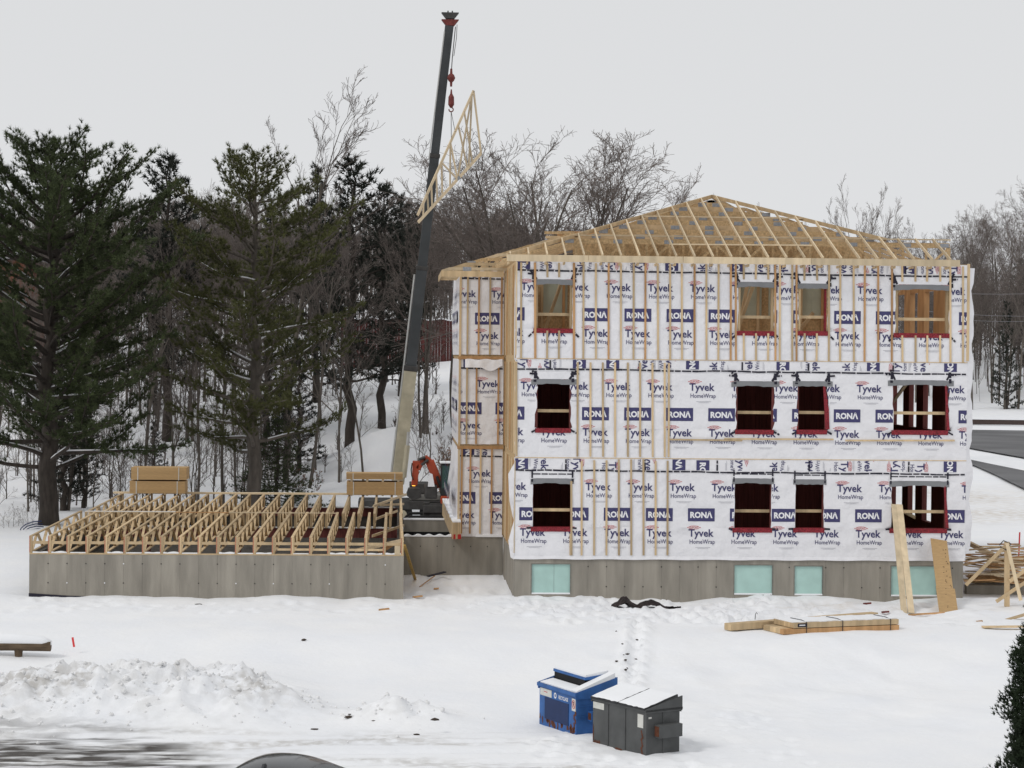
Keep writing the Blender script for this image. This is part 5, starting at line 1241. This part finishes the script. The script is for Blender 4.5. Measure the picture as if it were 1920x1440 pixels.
o = mb.add(V, [(j*nr_+i, j*nr_+(i+1) % nr_, (j+1)*nr_+(i+1) % nr_, (j+1)*nr_+i) for j in range(7) for i in range(nr_)]+[tuple(7*nr_+i for i in range(nr_))]).build('snow_heap', snowm, None, True); o.location = (hp.x, 74, 0)
tag(o, 'snow heap under the scrap timber beside the house', 'snow heap')
for px, py, L_, an, lab in ((1885, 1180, 1.4, .0, 'flat plank lying on the snow near the trestle'), (1905, 1162, .9, -.5, 'tilted plank half buried in snow by the trestle')):
    p = gp(px, py); d = Vector((math.cos(an), .1, -math.sin(an)*.5))*L_/2; tag(Off(p).bar(p-d+Vector((0, 0, .08)), p+d+Vector((0, 0, .08)), .25, .04).build('fallen_plank', wood), lab, 'plank')
pk = mat('fluorescent_pink', (.75, .06, .06), .5)
for px, y0, y1, lab in ((1910, 1045, 998, 'bright red survey stake beyond the scrap heap'), (139, 1213, 1195, 'small orange stake in the snow slope')):
    p = gp(px, y1 if False else y0); q = at(px+(2 if px > 999 else -3), y1, p.y); tag(Off(p).bar(p, q, .05, .05).build('survey_stake', pk), lab, 'stake')
# steel work stands in the heap
for px in (1866, 1900):
    p = at(px, 1092, 73.2); sd_ = empty('work_stand', (p.x, 73.2, p.z-.5), 'spindly metal work stand beside the trestle post' if px < 1880 else 'spindly metal work stand at the far end of the heap', 'stand')
    for dx in (-.22, .22): MB().tube([(dx*1.3, 0, 0), (dx*.5, 0, .8)], .015, 5).build('leg', steel, sd_)
    MB().tube([(-.25, 0, .8), (.25, 0, .8)], .02, 5).build('bar', steel, sd_)
# log seat on the slope
p = gp(45, 1228); lg = empty('log_bench', p, 'snow covered split log bench on the slope', 'bench')
lz = at(45, 1210, p.y).z-p.z
MB().tube([(-2.2, 0, lz), (-.4, 0, lz+.01), (.72, -.02, lz-.02)], [.16, .155, .14], 12).build('log_seat', mat('log_bark', (.12, .085, .055), .9, .4, 8, (.3, 1, 1)), lg)
MB().tube([(-2.25, .02, lz+.12), (-.4, .02, lz+.15), (.5, .0, lz+.11), (.74, 0, lz+.06)], [.17, .18, .15, .06], 12).build('bench_snow', snowm, lg, True)
MB().tube([(-.15, 0, -.1), (-.15, 0, lz-.1)], [.10, .12], 9).build('bench_leg', MATS['log_bark'], lg); MB().tube([(-1.6, 0, -.1), (-1.6, 0, lz-.1)], [.10, .12], 9).build('bench_leg', MATS['log_bark'], lg)
# blue pipes behind the left end of the foundation
pip = mat('blue_pipe', (.02, .03, .10), .5)
rr = random.Random(8)
for i in range(5):
    Y_ = 96+i*.3; a_ = at(36+i*5, 1003, Y_); b_ = at(78+2*i, 977+i*5.5, Y_); mid = a_.lerp(b_, .4)+Vector((-.12, 0, .22-.02*i))
    tag(Off(a_).tube([a_, a_.lerp(mid, .5)+Vector((-.06, 0, .06)), mid, mid.lerp(b_, .5)+Vector((0, 0, .05)), b_], .026, 6).build('bent_pipe', pip, None, True), 'dark blue plastic pipe arching beside the pine trunk', 'pipe', 'bent blue pipes by the pine')
a_, b_ = at(-30, 1006, 97), at(54, 1004, 96); tag(Off(a_).bar(a_, b_, .1, .12).build('string_board', woodo), 'reddish batter board left of the open foundation', 'board')
for i in range(7):
    p = base_at(8+i*9, 97+i*.4); plant('dead_weed', 'dry reddish weed stalks in the snow by the pine', 'weed', 'dry weeds by the pine', SAP, p, i*1.3, .16+.03*(i % 3))

# ------------------------------------------------------------------ dumpsters
def dumpster(C0p, Lp, Rp, hf, hr, col, name, label):
    c0, l_, r_ = gp(*C0p), gp(*Lp), gp(*Rp)
    u = (l_-c0); u.z = 0; w = u.length; u.normalize(); v = Vector((-u.y, u.x, 0))
    if v.dot(r_-c0) < 0: v = -v
    dd = max(.85, (r_-c0).dot(v)); z0 = min(c0.z, l_.z)-.06
    o = empty(name, (c0.x, c0.y, z0), label, 'dumpster'); ang = math.atan2(-u.y, -u.x); o.rotation_euler[2] = ang
    # local frame: x from left end (0-w) to corner (0), y into the bin
    return o, w, dd
def panel_box(mb, x0, x1, y0, y1, z0, hf, hr):
    mb.add([(x0,y0,z0),(x1,y0,z0),(x1,y1,z0),(x0,y1,z0),(x0,y0,hf),(x1,y0,hf),(x1,y1,hr),(x0,y1,hr)], [(0,3,2,1),(4,5,6,7),(0,1,5,4),(1,2,6,5),(2,3,7,6),(3,0,4,7)])
gpaint = mat('grey_dumpster_paint', (.085, .088, .088), .6, .22, 3, bump=.05); bpaint = mat('blue_dumpster_paint', (.035, .12, .34), .55, .25, 3, bump=.05)
rustm = mat('rust', (.12, .045, .025), .9, .4, 12); lid = mat('lid_black', (.03, .03, .032), .6)
stick = mat('sticker_white', (.62, .62, .58), .6, .12, 6)
def rustpatch(mb, x, z, sx, sz, seed, y=-.004):
    rr = random.Random(seed); n_ = 12
    mb.add([(x+math.cos(6.283*i/n_)*sx*rr.uniform(.5, 1), y, z+math.sin(6.283*i/n_)*sz*rr.uniform(.5, 1)) for i in range(n_)], [tuple(range(n_))])
# grey one
o, w, dd = dumpster((1211, 1417), (1111, 1391), (1261, 1410), 0, 0, None, 'dumpster', 'grey steel dumpster with two snow covered sloping lids')
s_ = w/1.83; hf, hr = 1.0, 1.24; dd = max(dd, .92)
bd_ = MB(); panel_box(bd_, -w, 0, 0, dd, 0, hf, hf+.04); body = bd_.build('body', gpaint, o, bevel=.008)
mb = MB(); panel_box(mb, -w-.03, .03, -.03, dd+.06, hf+.0, hf+.045, hf+.05); 
mb.build('rim', gpaint, body)
for xx in (-w-.03, .0): mb = MB(); panel_box(mb, xx, xx+.03, -.03, dd+.05, hf-.03, hf+.06, hr+.05); mb.build('side_rail', gpaint, body)
mb = MB(); mb.add([(.001, -.03, hf+.04), (.001, dd+.05, hf-.06), (.001, dd*.93, hr+.06), (-.03, -.03, hf+.04), (-.03, dd+.05, hf-.06), (-.03, dd*.93, hr+.06)], [(0,1,2), (5,4,3), (0,3,4,1), (1,4,5,2), (2,5,3,0)]); mb.build('side_gusset', gpaint, body)
mb = MB(); mb.add([(-w, dd+.04, hf-.04), (0, dd+.04, hf-.04), (0, dd*.94, hr+.05), (-w, dd*.94, hr+.05)], [(0,1,2,3)]); mb.build('rear_hinge_plate', gpaint, body)
for xx in (-w*.70, -w*.38): MB().box((xx-.012, -.018, .02), (xx+.012, -.001, hf-.03)).build('stiffener', gpaint, body)
MB().box((.002, dd*.5-.012, .05), (.014, dd*.5+.012, hf-.03)).build('stiffener', gpaint, body)
pk_ = MB().box((.003, .24*dd, .44), (.20, .92*dd, .72)).build('fork_pocket', gpaint, body, bevel=.01); MB().box((.02, .24*dd-.004, .47), (.17, .24*dd+.0, .69)).build('pocket_mouth', rustm, pk_)
for i, (x0, x1) in enumerate(((-w-.02, -w*.5-.012), (-w*.5+.012, .0))):
    n_ = 10; ld = MB(); sn_ = MB(); rr = random.Random(i)
    panel_box(ld, x0, x1, -.06, dd*.94, hf+.05, hf+.075, hr+.08); ld = ld.build('lid', lid, o)
    V = []
    for j in range(n_+1):
        for q in range(n_+1):
            x = x0+.01+(x1-x0-.02)*q/n_; y = -.05+(dd*.93+.05)*j/n_; e = min(q, n_-q, j, n_-j)
            if e == 0: x += rr.uniform(-.015, .015); y += rr.uniform(-.01, .02)
            V.append((x, y, hf+.078+(hr-hf+.005)*(y+.06)/(dd*.94+.06)+(.045 if e else .004)+rr.uniform(0, .008)))
    sn_.add(V, [(j*(n_+1)+q, j*(n_+1)+q+1, (j+1)*(n_+1)+q+1, (j+1)*(n_+1)+q) for j in range(n_) for q in range(n_)]); sn_.build('lid_snow', snowm, ld, True)
MB().box((-w+.02, -.006, hf-.17), (-w+.42, -.002, hf-.03)).build('sticker', stick, body); MB().box((-.30, -.006, hf-.36), (-.10, -.002, hf-.07)).build('sticker', stick, body)
MB().box((.002, .06, hf-.15), (.006, .14, hf-.11)).build('number_plate', stick, body)
mb = MB()
for i in range(9): rustpatch(mb, -.12-.02*(i % 3), .08+i*.06, .04, .05, i)
for i in range(6): rustpatch(mb, -w+.05+.04*i, .06+.02*(i % 2), .05, .04+.03*(i % 2), 20+i)
rustpatch(mb, -w*.5, .05, .16, .05, 44); rustpatch(mb, -w+.03, .3, .03, .25, 45); mb.build('rust_patch', rustm, body)
# blue recycling one
o, w, dd = dumpster((1080, 1379), (1011, 1357), (1116, 1374), 0, 0, None, 'dumpster', 'rusty blue recycling dumpster with snow on top beside the grey one')
dd = max(dd, 1.0); hf, hr = .98, 1.30; w = max(w, 1.6)
bd_ = MB(); panel_box(bd_, -w, 0, 0, dd, 0, hf, hf+.02); body = bd_.build('body', bpaint, o, bevel=.008)
MB().box((-w-.04, -.05, hf-.02), (.04, .0, hf+.06)).build('front_rail', bpaint, body)
for xx in (0, -w-.03): mb = MB(); panel_box(mb, xx, xx+.03, -.03, dd+.05, hf-.08, hf+.07, hr+.05); mb.build('side_rail', bpaint, body)
MB().box((-w, dd, hf-.1), (0, dd+.05, hr+.04)).build('rear_wall', bpaint, body)
mb = MB(); panel_box(mb, -w+.0, -.0, .0, dd*.36, hf+.02, hf+.05, hf+.10); ft = mb.build('front_lid', bpaint, o)
mb = MB(); panel_box(mb, -w+.02, -.02, .01, dd*.34, hf+.06, hf+.085, hf+.145); mb.build('lid_snow', snowm, ft)
mb = MB(); panel_box(mb, -w+.04, -.30, dd*.37, dd*.40, hf+.05, hf+.32, hf+.32); mb.build('slot_panel', dark, o)
mb = MB(); panel_box(mb, -w+.0, -.26, dd*.36, dd, hf+.3, hf+.36, hr+.10); up_ = mb.build('raised_lid', bpaint, o); mb = MB(); panel_box(mb, -w+.03, -.28, dd*.38, dd*.98, hf+.36, hf+.41, hr+.17); mb.build('lid_snow', snowm, up_)
mb = MB(); panel_box(mb, -.26, .0, dd*.36, dd, hf+.06, hf+.16, hr+.08); mb.build('side_lid', bpaint, o)
mb = MB(); panel_box(mb, -.25, .02, dd*.0, dd*.99, hf+.08, hf+.11, hr+.15); mb.build('side_snow', snowm, o)
MB().box((-w*.84, -.012, .24), (-w*.20, -.003, .74)).build('front_panel', mat('navy_panel', (.012, .03, .10), .6), body)
for zz in (.72, .48): MB().box((.002, .05, zz), (.014, dd-.05, zz+.03)).build('stiffener', bpaint, body)
pk_ = MB().box((.003, .30, .40), (.18, dd*.95, .62)).build('fork_pocket', bpaint, body); MB().box((.02, .296, .43), (.16, .299, .59)).build('pocket_mouth', rustm, pk_)
MB().box((-w+.05, -.008, .76), (-w*.66, -.003, .93)).build('sticker', stick, body)
sg = MB().box((-.20, -.010, .62), (-.02, -.004, .90)).build('no_parking_sign', stick, body)
def decal(prn, mats, y, parent):
    for ly, (V, Fc) in prn.l.items():
        yy = y-(.001 if ly == 'red' else 0); me = MB().add([(x, yy, z) for x, z in V], Fc).mesh('print', mats[ly]); c = bpy.data.objects.new(ly+'_print', me); C.objects.link(c); c.parent = parent
pr = Print(); pr.new(); pr.text('navy', 'P', .06, .12, -.11, .77, 0, .02); pr.ring('red', .165, .20, .018, -.11, .77); pr.rect('red', .20, .018, -.11, .77, -.85); decal(pr, {'navy': dark, 'red': redp}, -.0125, sg)
pr = Print(); pr.new(); pr.text('white', 'RECYCLAGE', .46, .085, -w*.34, .83, 0, .02); pr.ring('white', .13, .14, .03, -w*.56, .84, n=9); decal(pr, {'white': whitep}, -.006, body)
pr = Print(); pr.new(); pr.text('red', '~', .18, .03, -w*.82, .86, 0, .02); decal(pr, {'red': redp}, -.0085, body)
mb = MB(); rr = random.Random(6)
for i in range(15): rustpatch(mb, -w*rr.uniform(.05, .95), rr.uniform(.12, .25), rr.uniform(.04, .09), rr.uniform(.05, .16), i)
for i in range(5): rustpatch(mb, -.08*rr.random()-.03, .3+.09*i, .05, .09, 30+i)
rustpatch(mb, -w+.04, .25, .04, .1, 40); mb.build('rust_patch', rustm, body)

# ------------------------------------------------------------------ parked car, only its roof reaches the frame
carp = mat('dark_car_paint', (.020, .023, .027), .25, .1, 3, coat=.6, spec=.5); glass = mat('car_glass', (.008, .009, .010), .05, spec=.7)
rp = on(526, 1415, LOT+1.49); car = empty('parked_car', (rp.x, rp.y, LOT), 'dark grey parked car with a smooth rounded roof', 'car', rz=1.25)
prof_ = [(-2.15, .35), (-2.2, .75), (-2.0, .98), (-1.55, 1.02), (-.95, 1.36), (-.45, 1.455), (.05, 1.47), (.5, 1.43), (.95, 1.28), (1.55, .98), (2.1, .82), (2.2, .55), (2.15, .35)]
V = []; n_ = len(prof_); wd_ = [(-.84, -.12), (-.80, -.07), (-.5, .0), (0, .04), (.5, .0), (.80, -.07), (.84, -.12)]
for yy, zz in wd_:
    for x, z in prof_:
        k_ = max(0, (z-.95)/.52); V.append((x*(1-.02*k_*(abs(yy) > .6)), yy*(1-.20*k_), z+zz*k_-(.05*k_ if abs(yy) > .75 else 0)))
Fc = [(j*n_+i, (j+1)*n_+i, (j+1)*n_+i+1, j*n_+i+1) for j in range(6) for i in range(n_-1)]+[tuple(range(n_)), tuple(reversed(range(6*n_, 7*n_)))]
b_ = MB().add(V, Fc).build('body', carp, car, True); sb = b_.modifiers.new('s', 'SUBSURF'); sb.levels = sb.render_levels = 2
for sg_ in (-1, 1):
    g_ = [(-1.35, 1.03), (-.9, 1.31), (-.4, 1.39), (.05, 1.40), (.1, 1.03)]; MB().add([(x, sg_*(.80-.17*(z-.95)/.5), z-.07) for x, z in g_], [tuple(range(5))]).build('side_window', glass, car)
    g_ = [(.2, 1.03), (.15, 1.39), (.5, 1.36), (.9, 1.22), (1.25, 1.03)]; MB().add([(x, sg_*(.80-.17*(z-.95)/.5), z-.07) for x, z in g_], [tuple(range(5))]).build('side_window', glass, car)
    for xx in (-1.35, 1.35):
        w_ = MB().tube([(xx, sg_*.72, .32), (xx, sg_*.88, .32)], .32, 20).build('wheel', tyre, car); MB().tube([(xx, sg_*.87, .32), (xx, sg_*.89, .32)], .2, 14).build('rim', plate, w_)
    MB().box((2.05, sg_*.6-.18, .62), (2.19, sg_*.6+.18, .76)).build('headlight', stick, car); MB().box((-2.2, sg_*.62-.15, .72), (-2.1, sg_*.62+.15, .88)).build('tail_light', redp, car)
MB().add([(.70, -.5, 1.30), (.70, .5, 1.30), (1.5, .62, .97), (1.5, -.62, .97)], [(0,1,2,3)]).build('windscreen', glass, car)
MB().prism([(-.95, 1.33), (-.80, 1.47), (-.74, 1.47), (-.66, 1.40)], -.02, .02).build('antenna_fin', carp, car)

# ------------------------------------------------------------------ loose snow and footprints
rs = np.random.RandomState(17); V = []; Fc = []
ico = bmesh.new(); bmesh.ops.create_icosphere(ico, subdivisions=1, radius=1); iv = np.array([v.co[:] for v in ico.verts]); ifc = np.array([[v.index for v in f.verts] for f in ico.faces]); ico.free()
k = 0
while k < 900:
    x = rs.uniform(-12, 2.2); y = rs.uniform(47, 54); a, b = bankmask(x, y)
    if rs.rand() > (a*.9+b)*1.2+.015: continue
    r_ = abs(rs.normal(0, .03))+.012; z = hz(x, y)
    vv = iv*r_*rs.uniform(.6, 1.15, (len(iv), 3))+np.array([x, y, z+r_*.25]); Fc.append(ifc+len(iv)*k); V.append(vv); k += 1
o = bpy.data.objects.new('snow_clods', nmesh('snow_clods', np.concatenate(V), np.concatenate(Fc), mat('clod_snow', (.80, .80, .80), .9, .15, 6))); C.objects.link(o); tag(o, 'crumbled snow clods over the ploughed bank', 'snow clods', kind='stuff')
V = []; Fc = []; k = 0
soil = mat('dark_soil', (.06, .045, .035), .9)
for i in range(14):
    px = 1150+60*rs.rand()+.4*(1260-1180)*rs.rand()*0; py = 1180+80*rs.rand(); px = 1185+rs.normal(0, 18)-(py-1200)*.25; p = gp(px, py); r_ = rs.uniform(.02, .07)
    V.append(iv*np.array([r_, r_, r_*.5])*rs.uniform(.6, 1.2, (len(iv), 3))+np.array(p)+[0, 0, r_*.1]); Fc.append(ifc+len(iv)*k); k += 1
for px, py in ((1395/1920*900, 1345), (655, 1340), (590, 1368), (780, 1378), (700, 1352), (815, 1350), (570, 1200), (372, 1134), (1062, 1252)):
    p = gp(px, py); r_ = rs.uniform(.03, .09); V.append(iv*np.array([r_*1.6, r_, r_*.5])*rs.uniform(.6, 1.2, (len(iv), 3))+np.array(p)+[0, 0, .01]); Fc.append(ifc+len(iv)*k); k += 1
o = bpy.data.objects.new('soil_crumbs', nmesh('soil_crumbs', np.concatenate(V), np.concatenate(Fc), soil)); C.objects.link(o); tag(o, 'dark soil crumbs scattered on the snow', 'soil crumbs', kind='stuff')
